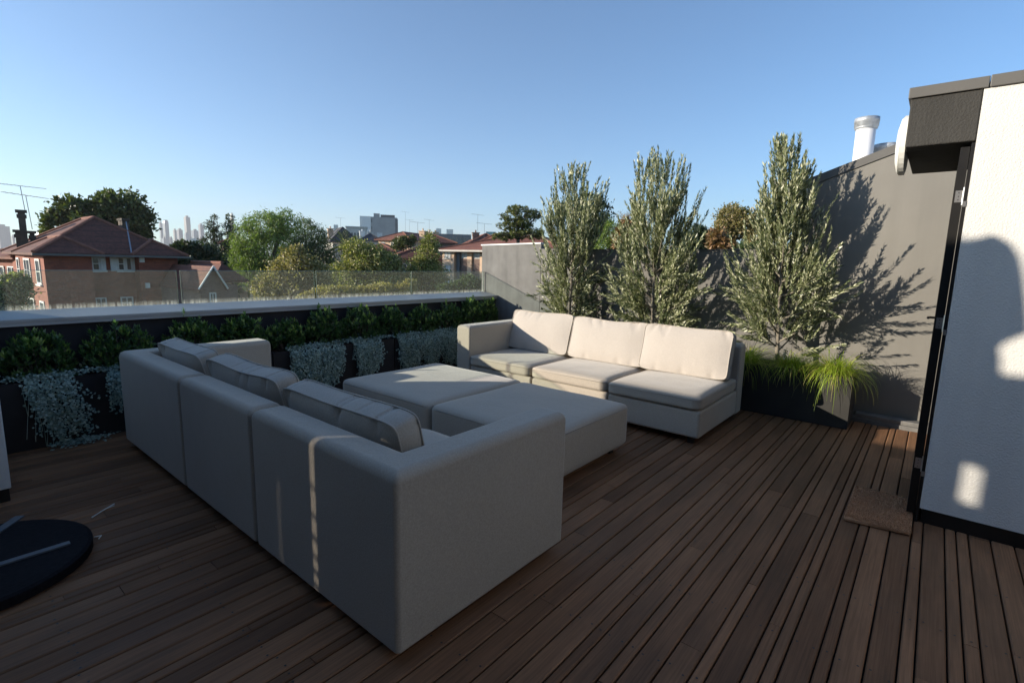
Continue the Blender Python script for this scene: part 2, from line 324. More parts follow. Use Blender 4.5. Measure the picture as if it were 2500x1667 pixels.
def leaves(name, mat, pos, axis, L, W, parent=None, seed=0, fold=0.0, nrm=None, mat2=None, sel=None):
    """One rhombic leaf per position, pointing along its axis."""
    rng = np.random.default_rng(seed); n = len(pos); pos = np.asarray(pos, float)
    a = np.asarray(axis, float); a = a/(np.linalg.norm(a, axis=1, keepdims=True)+1e-9)
    r = rng.normal(size=(n, 3)) if nrm is None else nrm + 0.35*rng.normal(size=(n, 3))
    b = np.cross(a, r); b /= (np.linalg.norm(b, axis=1, keepdims=True)+1e-9)
    L = np.broadcast_to(np.asarray(L, float), (n,))[:, None]*rng.uniform(0.75, 1.25, (n, 1)); Wd = np.broadcast_to(np.asarray(W, float), (n,))[:, None]*rng.uniform(0.8, 1.2, (n, 1))
    up_ = np.cross(b, a)
    v = np.stack([pos, pos+a*L*0.45+b*Wd*0.5+up_*fold*Wd, pos+a*L, pos+a*L*0.45-b*Wd*0.5+up_*fold*Wd], 1).reshape(-1, 3)
    me = bpy.data.meshes.new(name); me.vertices.add(4*n); me.vertices.foreach_set('co', v.astype(np.float32).ravel())
    me.loops.add(4*n); me.loops.foreach_set('vertex_index', np.arange(4*n, dtype=np.int32))
    me.polygons.add(n); me.polygons.foreach_set('loop_start', np.arange(0, 4*n, 4, dtype=np.int32))
    me.update(calc_edges=True)
    o = finish(me, name, mat, parent)
    if mat2: me.materials.append(MATS[mat2]); me.polygons.foreach_set('material_index', np.asarray(sel, np.int32))
    return o
def rbox(x0, x1, y0, y1, z0, z1, r, name, mat, parent=None, seg=4):
    return MB().box(x0, x1, y0, y1, z0, z1).build(name, mat, parent, bevel=r, seg=seg)

# ================================================================== THE TERRACE
# ---- deck: one sheet of boards with gaps and staggered ends
rnd = random.Random(4)
deck = MB(); scr = MB()
pat = []
y = -2.6
known = [-.374, -.284, -.234, -.186, -.095, -.047, .044, .136, .182, .274, .318, .366, .460, .505, .598, .691, .741, .830, .876]
ys = list(known)
while ys[0] > -2.6: ys.insert(0, ys[0]-rnd.choice((.0925, .0925, .048)))
while ys[-1] < 4.84: ys.append(ys[-1]+rnd.choice((.0925, .0925, .0925, .048)))
G = 0.0033
for a, b in zip(ys[:-1], ys[1:]):
    x = -2.2 - rnd.uniform(0, 1.5)
    end = 5.66
    while x < end:
        L = rnd.uniform(1.5, 3.6); x1 = min(end, x+L)
        if end-x1 < 0.25: x1 = end
        y0, y1, ch = a+G, min(b-G, 4.848), 0.0045
        zt = rnd.uniform(-0.0012, 0.0008)
        prof = [(y0, -.022), (y1, -.022), (y1, zt-ch), (y1-ch, zt), (y0+ch, zt), (y0, zt-ch)]
        deck.prism(prof, x1-x-0.0025, 0, x)
        x = x1
    for j in range(18):
        xs = -2.0 + .45*j + .02
        for q in ((.2, .8) if b-a > .06 else (.5,)):
            if rnd.random() < 0.85:
                cy, cx = a+(b-a)*q, xs+rnd.uniform(-.012, .012)
                scr.add([(cx+.0045*math.cos(k*1.047), cy+.0045*math.sin(k*1.047), 0.0016) for k in range(6)], [(0, 1, 2, 3, 4, 5)])
d = deck.build('deck', 'deck_wood'); tag(d, kind='structure')
s_o = scr.build('deck_screws', 'black_frame'); tag(s_o, kind='structure')
u_ = MB().box(-3, 5.66, -3, 4.86, -.08, -.03).build('deck_floor', 'under_deck'); tag(u_, kind='structure')
k_ = MB().box(5.672, 5.78, -3, 5.0, -.06, .035).box(5.68, 5.80, -3, .46, .035, .075).build('kerb', 'kerb_concrete', bevel=.006); tag(k_, kind='structure')

# ---- sofas: three modules each
def sofa_module(label, group, xb, dr, depth, y0, y1, arm=None, arm_w=.2, bt=.165, r=.038):
    """xb: outer back face, dr: +1 when the seat faces +X."""
    X = lambda s: xb+dr*s
    def bx(s0, s1, *a): return (min(X(s0), X(s1)), max(X(s0), X(s1)), *a)
    t = thing('sofa_module', label, 'sofa', (X(depth/2), (y0+y1)/2, 0), group)
    g = 0.006
    sy0, sy1 = y0+g, y1-g
    def shell(name, poly):
        if dr < 0: poly = poly[::-1]
        o = MB().prism([(X(a), b) for a, b in poly], .655, 2, .06).build(name, 'taupe_fabric', t, bevel=.04, seg=5)
        wt = o.data.attributes.new('bevel_weight_edge', 'FLOAT', 'EDGE')
        for e in o.data.edges:
            za, zb2 = (o.data.vertices[i].co.z for i in e.vertices)
            wt.data[e.index].value = 1.0 if min(za, zb2) > .7 else .5 if abs(za-zb2) > .1 else .25
        o.modifiers[0].limit_method = 'WEIGHT'
    if arm == 'low': shell('backrest_and_arm', [(0, y0+g), (depth, y0+g), (depth, y0+arm_w), (bt, y0+arm_w), (bt, y1-g), (0, y1-g)]); sy0 = y0+arm_w+.004
    elif arm == 'high': shell('backrest_and_arm', [(0, y0+g), (bt, y0+g), (bt, y1-arm_w), (depth, y1-arm_w), (depth, y1-g), (0, y1-g)]); sy1 = y1-arm_w-.004
    else: shell('backrest', [(0, y0+g), (bt, y0+g), (bt, y1-g), (0, y1-g)])
    rbox(*bx(bt+.002, depth-.008, sy0, sy1, .062, .285), .022, 'base', 'taupe_fabric', t)
    cushion_pad(bx(bt+.006, depth+.012, sy0+.004, sy1-.004, .288, .402), t, seed=int(abs(y0*100)))
    for a in (.08, depth-.09):
        for b in (y0+.09, y1-.09):
            MB().box(X(a)-.022, X(a)+.022, b-.022, b+.022, 0.001, .062).build('leg', 'black_plastic', t)
    return t
def grid_shell(nu, nv, fn):
    v = [fn(-1+2*i/nu, -1+2*j/nv) for j in range(nv+1) for i in range(nu+1)]
    f = [(j*(nu+1)+i, j*(nu+1)+i+1, (j+1)*(nu+1)+i+1, (j+1)*(nu+1)+i) for j in range(nv) for i in range(nu)]
    return v, f
def cushion_pad(b, parent, seed=0):
    """Seat pad: soft crown on top, rounded sides, a seam line round the top."""
    x0, x1, y0, y1, z0, z1 = b
    me = bpy.data.meshes.new('seat_cushion'); bm = bmesh.new()
    bmesh.ops.create_cube(bm, size=1)
    bmesh.ops.subdivide_edges(bm, edges=bm.edges[:], cuts=11, use_grid_fill=True)
    rg = random.Random(seed); ph = rg.uniform(0, 6)
    cx, cy, cz, hx, hy, hz = (x0+x1)/2, (y0+y1)/2, (z0+z1)/2, (x1-x0)/2, (y1-y0)/2, (z1-z0)/2
    rr = .03
    for v in bm.verts:
        p = Vector((v.co.x*2*hx, v.co.y*2*hy, v.co.z*2*hz))
        q = Vector((max(-hx+rr, min(hx-rr, p.x)), max(-hy+rr, min(hy-rr, p.y)), max(-hz+rr, min(hz-rr, p.z))))
        dlt = p-q
        if dlt.length > 1e-6: p = q+dlt.normalized()*rr
        u, w_ = p.x/hx, p.y/hy
        p.z += (0.014 if p.z > 0 else -.002)*(1-abs(u)**3)*(1-abs(w_)**3) + .0025*math.sin(5*u+ph)*math.cos(4*w_+ph)*(p.z > 0)
        p.y += .004*math.sin(3*u+ph)*w_
        v.co = p+Vector((cx, cy, cz))
    bm.to_mesh(me); bm.free()
    o = finish(me, 'seat_cushion', 'taupe_fabric', parent, smooth=True)
    zs = z1-.028; pts = []
    for (a, c) in ((x0+.02, y0), (x1-.02, y0), (x1, y0+.02), (x1, y1-.02), (x1-.02, y1), (x0+.02, y1), (x0, y1-.02), (x0, y0+.02), (x0+.02, y0)): pts.append((a, c, zs))
    MB().tube(pts, .0028, 5, False).build('piping', 'piping_fabric', o, smooth=True)
    return o
def back_cushion(label, group, cx, cy, zb, width, height, thick, face, lean, sag=0.0, seed=0, twist=0.0):
    """Loose box pillow. face=+1 looks to +X. lean in degrees from upright."""
    rg = random.Random(seed); hw, hh, te = width/2, height/2, thick*0.62
    ph = [rg.uniform(0, 6.28) for _ in range(6)]
    th = math.radians(lean)
    def outline(u, v):
        rc = .075*abs(u*v)**9
        y = hw*u*(1-rc*.6) - hw*.02*u*(1-v*v)
        z = hh*v*(1-rc) - hh*.012*v*(1-u*u)
        if v > 0: z -= sag*v*(math.exp(-((u-0.15*math.sin(ph[0]))/.55)**2))
        return y, z
    def depth(u, v):
        b = (1-abs(u)**3.2)*(1-abs(v)**3.0)
        wr = 0
        for k in range(4):
            u0 = math.sin(ph[k]+k*1.9)*.85
            wr += .010*math.exp(-((u-u0-.25*(1-v)*math.sin(ph[k]))/.035)**2)*math.exp(-((1-v)/.35)**2)
        for k in range(3):
            u0 = math.sin(ph[5-k]+k*2.3)*.8
            wr += .007*math.exp(-((u-u0)/.05)**2)*math.exp(-((1+v)/.25)**2)
        return te/2 + (thick-te)/2*1.0*b - wr*1.5
    def place(d_, y, z):                      # d_ outwards along face
        zz = z+hh
        X = cx + face*(d_*math.cos(th) - zz*math.sin(th)) ; Zz = zb + zz*math.cos(th) + d_*math.sin(th)
        yy = y
        ct, st = math.cos(twist), math.sin(twist)
        dx = X-cx
        return (cx+dx*ct-yy*st, cy+dx*st+yy*ct, Zz)
    t = thing('back_cushion', label, 'cushion', (cx, cy, zb), group)
    nu, nv = 40, 26
    for sgn in (1, -1):
        m = MB()
        v, f = grid_shell(nu, nv, lambda u, v_: place(sgn*depth(u, v_), *outline(u, v_)))
        if sgn*face < 0: f = [tuple(reversed(q)) for q in f]
        m.add(v, f).build('front_panel' if sgn > 0 else 'back_panel', 'cream_fabric' if sgn > 0 else 'linen_fabric', t, smooth=True)
    # boxing strip between the two faces
    loop = [(u, -1) for u in np.linspace(-1, 1, 31)] + [(1, v) for v in np.linspace(-1, 1, 21)[1:]] + [(u, 1) for u in np.linspace(1, -1, 101)[1:]] + [(-1, v) for v in np.linspace(1, -1, 21)[1:-1]]
    n = len(loop); rows = 5; v = []
    for j in range(rows):
        k = -1+2*j/(rows-1)
        for u, vv in loop:
            y, z = outline(u, vv); out = 1+.02*(1-k*k)
            if vv > .99: out -= (1-.5*k*k)*sum(.028*math.exp(-((u-math.sin(ph[i_]+i_*1.9)*.85)/.022)**2) for i_ in range(6))
            if abs(u) > .99: out -= (1-.5*k*k)*sum(.02*math.exp(-((vv-math.sin(ph[i_]*2+i_)*.8)/.05)**2) for i_ in range(3))
            v.append(place(k*te/2, y*out, z*out))
    f = [(j*n+i, j*n+(i+1) % n, (j+1)*n+(i+1) % n, (j+1)*n+i) for j in range(rows-1) for i in range(n)]
    if face < 0: f = [tuple(reversed(q)) for q in f]
    MB().add(v, f).build('boxing', 'linen_fabric', t, smooth=True)
    for sgn in (1, -1):
        pts = [place(sgn*te/2, *[q*1.006 for q in outline(u, vv)]) for u, vv in loop]
        MB().tube(pts+[pts[0]], .0042, 6, False).build('piping', 'linen_fabric', t, smooth=True)
    return t
g1 = 'modules of the near sofa'; g2 = 'modules of the far sofa'
sofa_module('near sofa corner module whose blank grey back and arm fill the foreground', g1, .97, 1, 1.0, 1.268, 2.34, 'low', .178)
sofa_module('armless middle module of the near sofa seen from behind', g1, .97, 1, 1.0, 2.34, 3.252)
sofa_module('near sofa end module with its arm beside the trailing silver plants', g1, .97, 1, 1.0, 3.252, 4.462, 'high', .215)
sofa_module('far sofa module with the only armrest of that sofa, beside the hedge planter', g2, 5.03, -1, 1.11, 2.985, 4.037, 'high', .207)
sofa_module('sunlit armless middle module of the far sofa', g2, 5.03, -1, 1.11, 2.13, 2.985)
sofa_module('armless far sofa module with half shaded seat next to the olive planter', g2, 5.03, -1, 1.13, 1.30, 2.125)
gc = 'loose cream back cushions'
back_cushion('cream back cushion on the near sofa farthest from the camera', gc, 1.315, 3.87, .405, .80, .405, .175, 1, 15, .008, 1)
back_cushion('sagging cream back cushion in the middle of the near sofa', gc, 1.315, 2.93, .405, .87, .41, .175, 1, 14, .018, 2, .02)
back_cushion('cream back cushion tucked into the near corner by the foreground arm', gc, 1.32, 1.975, .405, .90, .40, .175, 1, 15, .006, 3)
back_cushion('cream back cushion with a diagonal shadow leaning by the far sofa arm', gc, 4.62, 3.43, .407, .85, .455, .175, -1, 17, .012, 4, -.02)
back_cushion('sunlit cream back cushion in the middle of the far sofa', gc, 4.62, 2.555, .407, .88, .445, .175, -1, 16, .02, 5)
back_cushion('sunlit cream back cushion at the armless end of the far sofa', gc, 4.62, 1.745, .407, .83, .445, .175, -1, 16, .01, 6, .02)

def ottoman(label, x0, x1, y0, y1):
    t = thing('ottoman', label, 'ottoman', ((x0+x1)/2, (y0+y1)/2, 0), 'square upholstered ottomans')
    me = bpy.data.meshes.new('cushion_block'); bm = bmesh.new(); bmesh.ops.create_cube(bm, size=1)
    bmesh.ops.subdivide_edges(bm, edges=bm.edges[:], cuts=15, use_grid_fill=True)
    hx, hy, hz, rr = (x1-x0)/2, (y1-y0)/2, .162, .045
    for v in bm.verts:
        # pull vertices towards the rims so the rounding stays tight
        c = [math.copysign(1-(1-min(1, abs(q)*2))**1.6, q) for q in v.co]
        p = Vector((c[0]*hx, c[1]*hy, c[2]*hz))
        q = Vector((max(-hx+rr, min(hx-rr, p.x)), max(-hy+rr, min(hy-rr, p.y)), max(-hz+rr, min(hz-rr, p.z))))
        dl = p-q
        if dl.length > 1e-6: p = q+dl.normalized()*rr
        u, w_ = p.x/hx, p.y/hy
        if p.z > 0: p.z += .010*(1-u**4)*(1-w_**4)+.002*math.sin(4*u+1)*math.sin(5*w_)
        v.co = p+Vector(((x0+x1)/2, (y0+y1)/2, .06+hz))
    bm.to_mesh(me); bm.free(); finish(me, 'upholstery', 'taupe_fabric', t, smooth=True)
    z = .358; e = .006
    MB().tube([(x0-.0, y0+.04, z), (x0, y1-.04, z)], .0025, 5).tube([(x0+.04, y0, z), (x1-.04, y0, z)], .0025, 5).build('seam', 'piping_fabric', t, smooth=True)
    for a in (x0+.1, x1-.1):
        for b in (y0+.1, y1-.1): MB().box(a-.022, a+.022, b-.022, b+.022, .001, .062).build('leg', 'black_plastic', t)
ottoman('square ottoman half lit by sun, nearer the hedge planter', 2.36, 3.465, 2.718, 3.842)
ottoman('square ottoman wholly in shade, nearer the open deck', 2.36, 3.43, 1.668, 2.70)

# ---- planter row, hedge and silver trailing plants along the parapet
seams = [.36, 1.30, 2.26, 3.22, 3.70, 4.68, 5.6]
texts = ['black planter box nearest the left picture edge', 'black planter box behind the far end of the near sofa', 'black planter box between the two thick silver curtains left of the ottomans',
         'short black planter box beyond the ottomans with a bare front', 'black planter box under the silver curtain by the far sofa arm', 'black planter box in the corner behind the far sofa arm']
for i, (a, b) in enumerate(zip(seams[:-1], seams[1:])):
    t = thing('planter_box', texts[i], 'planter', ((a+b)/2, 4.97, 0), 'black planter boxes along the parapet')
    m = MB(); x0, x1 = a+.006, b-.006
    m.box(x0, x1, 4.852, 4.874, .004, .49).box(x0, x1, 5.058, 5.08, .004, .49).box(x0, x0+.022, 4.875, 5.057, .004, .49).box(x1-.022, x1, 4.875, 5.057, .004, .49).box(x0+.023, x1-.023, 4.875, 5.057, .004, .03)
    m.build('box', 'planter_black', t)
    MB().box(x0+.024, x1-.024, 4.876, 5.056, .031, .455).build('soil', 'soil', t)
rng = np.random.default_rng(7)
def shrub(name, label, cx, cy, z0, rx, ry, h, seed, n_sh=210):
    """Hedge shrub of upright shoots, each ending in a rosette of broad glossy leaves."""
    r = np.random.default_rng(seed); pos, ax, nr, tip = [], [], [], []; tp, ta, tn = [], [], []
    st = MB()
    for k in range(n_sh):
        a, q = r.uniform(0, 6.283), math.sqrt(r.uniform(0, 1))
        bx_, by_ = cx+rx*q*math.cos(a), cy+ry*q*math.sin(a)
        top = z0+h*(0.45+0.55*(1-q**2.5)*r.uniform(.75, 1.08)+.08*r.normal())
        low = r.uniform(0, 1) < .5
        if low: top = z0+(top-z0)*r.uniform(.25, .8)
        d = np.array([math.cos(a)*.25*q, math.sin(a)*.35*q-.10, 1.0])+r.normal(0, .12, 3); d /= np.linalg.norm(d)
        tippt = np.array([bx_, by_, top])
        if k % 3 == 0: st.tube([(cx+(bx_-cx)*.5, cy+(by_-cy)*.5, z0), tippt-d*.02], .0025, 4)
        nl = 11
        for j in range(nl):
            an = j*2.4+r.uniform(-.3, .3); spread = .35+.95*(j/nl)
            side = np.cross(d, (math.cos(an), math.sin(an), .2)); side /= np.linalg.norm(side)
            v = d*math.cos(spread)+side*math.sin(spread)
            p = tippt-d*(.055*j/nl)
            if not low and j < 5 and q < .95 and k % 4 == 0: tp.append(p); ta.append(v); tn.append(d)
            else: pos.append(p); ax.append(v); nr.append(d)
    t = thing(name, label, 'shrub', (cx, cy, z0), 'hedge shrubs in the parapet planters')
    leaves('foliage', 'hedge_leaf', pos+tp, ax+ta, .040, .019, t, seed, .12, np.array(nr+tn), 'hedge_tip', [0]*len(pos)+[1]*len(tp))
    st.build('stems', 'dark_bark', t)
    return t
hs = [(.62, .20, .36, 'round hedge shrub at the left picture edge'), (1.10, .25, .37, 'round hedge shrub between the left edge shrub and the near sofa'),
      (1.62, .23, .39, 'hedge shrub above the far end of the near sofa, after the first gap'), (2.05, .24, .38, 'hedge shrub with pale shoots above the near sofa end arm'), (2.46, .20, .33, 'low hedge shrub just before the second gap'),
      (2.90, .23, .40, 'hedge shrub starting the long unbroken run after the second gap'), (3.34, .23, .42, 'tallest hedge shrub, reaching the parapet cap'), (3.78, .24, .38, 'hedge shrub behind the half lit ottoman'), (4.22, .23, .37, 'hedge shrub just left of the far sofa arm'),
      (4.68, .23, .40, 'hedge shrub behind the far sofa arm'), (5.12, .24, .43, 'bright tipped hedge shrub before the grey wall corner'), (5.45, .2, .42, 'last hedge shrub touching the grey wall')]
for i, (x, rx, h, tx) in enumerate(hs): shrub('hedge_shrub', tx, x, 4.985, .47, rx, .13, h-.035, 30+i)
def trailing(label, x0, x1, zlow, seed, n=900, flare=0.0, top0=None, top1=None):
    """Silver round-leaved plant hanging over the planter front like a curtain."""
    r = np.random.default_rng(seed); pos, ax, nr = [], [], []
    strands = max(8, int((x1-x0)/.0048))
    st = MB()
    for k in range(strands):
        f = k/(strands-1); xs = x0+(x1-x0)*f+r.normal(0, .01)
        edge = 1-(2*f-1)**4
        zl = zlow+(.5-zlow)*(.45*(1-edge)+.26*r.uniform(0, 1)**2+.10*max(0, math.sin(k*.9+seed)))
        nn = int((.53-zl)/.0145)+4; yv = 4.86
        drift = r.normal(0, .02)
        for j in range(nn):
            q = j/nn; z = .525-(.525-zl)*q
            yv = 4.90-.085*min(1, q*7)-.022*math.sin(3.1*q)-.02*max(0, math.sin(k*.55+seed))+r.normal(0, .013)
            x = xs+drift*q+flare*(q**2)*(.45+.45*f)+r.normal(0, .011)
            pos.append((x, yv, max(z, .012))); ax.append((r.normal(0, .7), -.5+r.normal(0, .3), -.45+r.normal(0, .5))); nr.append((0, -1, .55))
        if k % 3 == 0: st.tube([(xs, 4.9, .515), (xs, 4.84, .47), (xs+drift, 4.83, zl)], .0016, 4)
    a0, a1 = (top0 if top0 is not None else x0-.02), (top1 if top1 is not None else x1+.02)
    for k in range(int((a1-a0)*520)):
        pos.append((r.uniform(a0, a1), 4.88+r.normal(0, .028), .505+abs(r.normal(0, .018)))); ax.append((r.normal(0, .7), r.normal(-.2, .6), r.normal(.1, .4))); nr.append((0, -.5, 1))
    if flare:
        for k in range(420):
            pos.append((x0+.07+abs(r.normal(0, .10))+r.uniform(0, .22), 4.82-abs(r.normal(0, .06)), .012+abs(r.normal(0, .012)))); ax.append((r.normal(0, 1), r.normal(0, 1), r.normal(.1, .2))); nr.append((0, -.3, 1))
    t = thing('trailing_plant', label, 'plant', ((x0+x1)/2, 4.88, .5), 'silver trailing plants over the planters')
    leaves('foliage', 'silver_leaf', pos, ax, .0185, .0185, t, seed, .1, np.array(nr))
    st.build('stems', 'silver_leaf', t)
trailing('broad silver curtain spilling onto the deck at the left', .50, .76, .0, 101, flare=.16, top0=.36, top1=1.30)
trailing('thin silver strands hanging beside the near sofa back', .97, 1.06, .16, 102)
trailing('wide silver curtain right of the near sofa end arm', 2.42, 2.99, .02, 103, top1=3.25)
trailing('narrow silver curtain with bare planter on both sides', 3.14, 3.47, .08, 104, top1=3.7)
trailing('silver curtain beginning the dense run near the far sofa', 3.74, 4.06, .06, 105)
trailing('silver curtain between two dark slits near the far sofa arm', 4.10, 4.38, .05, 106)
trailing('silver curtain against the far sofa arm', 4.41, 4.90, .04, 107, top1=5.5)

# ---- parapet, cap, glass
pw = thing('parapet_wall', 'low dark parapet wall with pale metal cap behind the hedge', 'wall', (2.8, 5.24, 0))
MB().box(.31, 5.79, 5.12, 5.50, -1.0, .90).box(-1.48, .099, 4.87, 5.5, -1.0, .95).build('wall', 'parapet_dark', pw)
cp = MB(); cp.prism([(5.09, .862), (5.50, .90), (5.50, .935), (5.36, .957), (5.105, .915), (5.09, .912)], 5.49, 0, .305)
cp.build('cap', 'cap_metal', pw)
MB().box(.306, 5.79, 5.080, 5.089, .862, .881).box(.306, 5.79, 5.080, 5.089, .892, .912).build('cap_lip', 'cap_metal', pw)
gx = [(.315, 1.655), (1.682, 3.000), (3.022, 4.358), (4.378, 5.784)]
gl = ['glass panel at the left picture edge, in front of the brick house', 'glass panel right of the wide gap, in front of the small white trimmed gable', 'glass panel in front of the autumn plane trees', 'last glass panel, meeting the grey wall']
for i, (a, b) in enumerate(gx):
    t = thing('glass_panel', gl[i], 'glass panel', ((a+b)/2, 5.36, .98), 'frameless glass balustrade panels')
    MB().box(a+.002, b-.002, 5.354, 5.366, .955, 1.257).build('pane', 'balustrade_glass', t)
    MB().box(a, a+.002, 5.353, 5.367, .955, 1.259).build('edge', 'glass_rim', t); MB().box(b-.002, b, 5.353, 5.367, .955, 1.259).build('edge', 'glass_rim', t)
    MB().box(a+.0021, b-.0021, 5.353, 5.367, 1.2571, 1.2605).build('top_edge', 'glass_top', t)

# ---- walls on the right
gw = thing('rendered_wall', 'rough grey rendered wall with thin white coping at the end of the glass', 'wall', (5.85, 4.8, 0))
WX = 5.80
MB().add([(WX, 5.42, -.1), (WX, 4.30, -.1), (WX+.16, 4.30, -.1), (WX+.16, 5.42, -.1), (WX, 5.42, 1.65), (WX, 4.30, 1.672), (WX+.16, 4.30, 1.672), (WX+.16, 5.42, 1.65)],
         [(0, 3, 2, 1), (4, 5, 6, 7), (0, 1, 5, 4), (1, 2, 6, 5), (2, 3, 7, 6), (3, 0, 4, 7)]).build('wall', 'grey_render', gw)
MB().add([(WX-.012, 5.435, 1.651), (WX-.012, 4.30, 1.673), (WX+.18, 4.30, 1.673), (WX+.18, 5.435, 1.651), (WX-.012, 5.435, 1.668), (WX-.012, 4.30, 1.690), (WX+.18, 4.30, 1.690), (WX+.18, 5.435, 1.668)],
         [(0, 3, 2, 1), (4, 5, 6, 7), (0, 1, 5, 4), (1, 2, 6, 5), (2, 3, 7, 6), (3, 0, 4, 7)]).build('coping', 'white_paint', gw)
fw_ = thing('boundary_wall', 'smooth grey boundary wall behind the olive trees', 'wall', (5.9, 2.7, 0))
MB().box(WX+.004, WX+.16, 1.073, 4.297, -.1, 1.585).build('wall', 'smooth_grey', fw_)
MB().box(WX-.004, WX+.17, 1.073, 4.297, 1.586, 1.602).build('coping', 'dark_coping', fw_)
# neighbouring gable: grey cladding face, raked dark capping, white side, parapet blocks
gh = thing('gable_house', 'grey gable house wall with raked dark capping carrying olive tree shadows', 'house', (6.4, 0, 0))
s0, s1 = .362, 0
yl, yr, zl = 1.07, -3.2, 2.205
zr = zl+.362*(yl-yr)
MB().prism([(yr, -.1), (yl, -.1), (yl, zl), (yr, zr)], .06, 0, WX).build('cladding', 'gable_grey', gh)
MB().prism([(yr, zr+.003), (yl+.02, zl+.003-.007), (yl+.02, zl+.072), (yr, zr+.079)], .12, 0, WX-.012).build('capping', 'dark_coping', gh)
MB().prism([(yr, -.1), (yl+.115, -.1), (yl+.115, zl-.06), (yr, zr-.10)], 2.2, 0, WX+.062).build('wall', 'white_render', gh)
MB().box(WX+.05, WX+.32, yl+.02, yl+.15, zl-.055, zl-.02).box(WX+.05, WX+.32, yl+.03, yl+.13, zl-.019, zl+.025).build('bracket', 'white_paint', gh)
def flue(label, x, y, z0, z1, r):
    t = thing('flue_pipe', label, 'flue', (x, y, z0))
    MB().lathe([(r, z0), (r, z1-.10)], x, y).build('pipe', 'white_flue', t, smooth=False)
    t.children[0].data.polygons.foreach_set('use_smooth', [len(p.vertices) == 4 for p in t.children[0].data.polygons])
    c = MB().lathe([(r*.9, z1-.115), (r*1.12, z1-.11), (r*1.16, z1-.095), (r*1.16, z1-.088), (r*1.22, z1-.085), (r*1.22, z1-.045), (r*1.26, z1-.043), (r*1.26, z1), (r*1.18, z1), (r*1.1, z1-.03)], x, y).build('cowl', 'galvanised', t)
    c.data.polygons.foreach_set('use_smooth', [len(p.vertices) == 4 for p in c.data.polygons])
fx, fy = 6.7, .765
flue('tall white flue pipe with galvanised cowl above the gable capping', 6.7, .765, 2.2, 2.985, .090)
flue('shorter flue whose cowl just shows over the gable capping', 6.9, .58, 2.2, 2.735, .10)

# own house wing on the right: white wall, skirting, boxed lintel, coping, added bounce wall behind the viewpoint
hw_ = thing('white_house', 'white rendered house wall with black skirting at the right', 'house', (3.9, -1.5, 0))
MB().box(3.58, 4.55, -4.6, -.068, .085, 2.316).build('wall', 'white_render', hw_)
MB().box(3.592, 4.54, -4.6, -.08, -.02, .084).build('skirting', 'black_frame', hw_)
MB().box(-1.45, 3.579, -4.9, -4.6, -.02, 4.6).build('bounce_wall', 'white_render', hw_)  # unseen wall, added and sized to bounce warm sunlight onto sofa arm and deck
MB().box(3.58, 4.56, -.067, .222, 2.068, 2.316).build('lintel_box', 'charcoal_render', hw_, bevel=.008)
MB().box(3.568, 4.6, -.085, .234, 2.317, 2.372).box(3.566, 4.6, -4.6, -.088, 2.317, 2.374).build('coping', 'dark_coping', hw_, bevel=.004)
# hinged door standing open, edge on
dr = thing('open_door', 'black framed door standing open edge on beside the white wall', 'door', (3.62, -.04, 0))
MB().box(3.582, 3.66, -.0665, -.0525, .0, 2.06).build('jamb', 'black_frame', dr)
MB().box(3.625, 3.665, -.05, -.012, .03, 2.05).box(3.666, 4.50, -.05, -.012, .03, .14).box(3.666, 4.50, -.05, -.012, 1.96, 2.05).box(4.501, 4.57, -.05, -.012, .03, 2.05).build('leaf_frame', 'black_frame', dr)
MB().box(3.666, 4.50, -.036, -.026, .141, 1.959).build('pane', 'window_glass', dr)
for z in (.33, 1.13, 1.80):
    h = MB().tube([(3.617, -.053, z-.045), (3.617, -.053, z+.045)], .0065, 8).box(3.6205, 3.6245, -.049, -.018, z-.03, z+.03).box(3.576, 3.5795, -.0665, -.052, z-.058, z-.03).build('hinge', 'steel', dr)
    q = MB()
    for dz in (-.018, 0, .018): q.box(3.619, 3.6204, -.034, -.030, z+dz-.002, z+dz+.002)
    q.build('screw', 'black_frame', h)
MB().tube([(4.50, -.012, 1.10), (4.50, .022, 1.10)], .008, 8).tube([(4.50, .022, 1.10), (4.43, .022, 1.10)], .008, 8).build('handle', 'black_frame', dr)
lm = thing('wall_light', 'round white bulkhead light on the side of the dark lintel box', 'light', (3.86, .226, 2.13))
def ydisc(prof, cx, cz, y0):
    seg = 32; v = [(cx+r*math.cos(2*math.pi*k/seg), y0+yy, cz+r*math.sin(2*math.pi*k/seg)) for r, yy in prof for k in range(seg)]
    n = len(prof); f = [(i*seg+k, (i+1)*seg+k, (i+1)*seg+(k+1) % seg, i*seg+(k+1) % seg) for i in range(n-1) for k in range(seg)]
    return v, f+[tuple(range(seg)), tuple(reversed([(n-1)*seg+k for k in range(seg)]))]
MB().add(*ydisc([(.150, 0), (.165, .004), (.165, .028)], 3.86, 2.13, .2235)).build('rim', 'lamp_white', lm, smooth=False)
MB().add(*ydisc([(.163, .0285), (.150, .040), (.10, .052), (.04, .057), (.005, .058)], 3.86, 2.13, .2235)).build('diffuser', 'lamp_white', lm, smooth=True)
# doormat
MBm = MB().prism([(3.345, -.045), (3.865, -.045), (3.845, .262), (3.30, .258)], .020, 2, .003).build('doormat', 'coir', bevel=.006)
tag(MBm, 'brown coir doormat on the deck beside the white wall', 'doormat')
r = np.random.default_rng(5); n = 5000
pos = np.stack([r.uniform(3.31, 3.86, n), r.uniform(-.04, .258, n), np.full(n, .021)], 1)
leaves('bristles', 'coir', pos, np.stack([r.normal(0, .5, n), r.normal(0, .5, n), np.ones(n)], 1), .012, .004, MBm, 5)

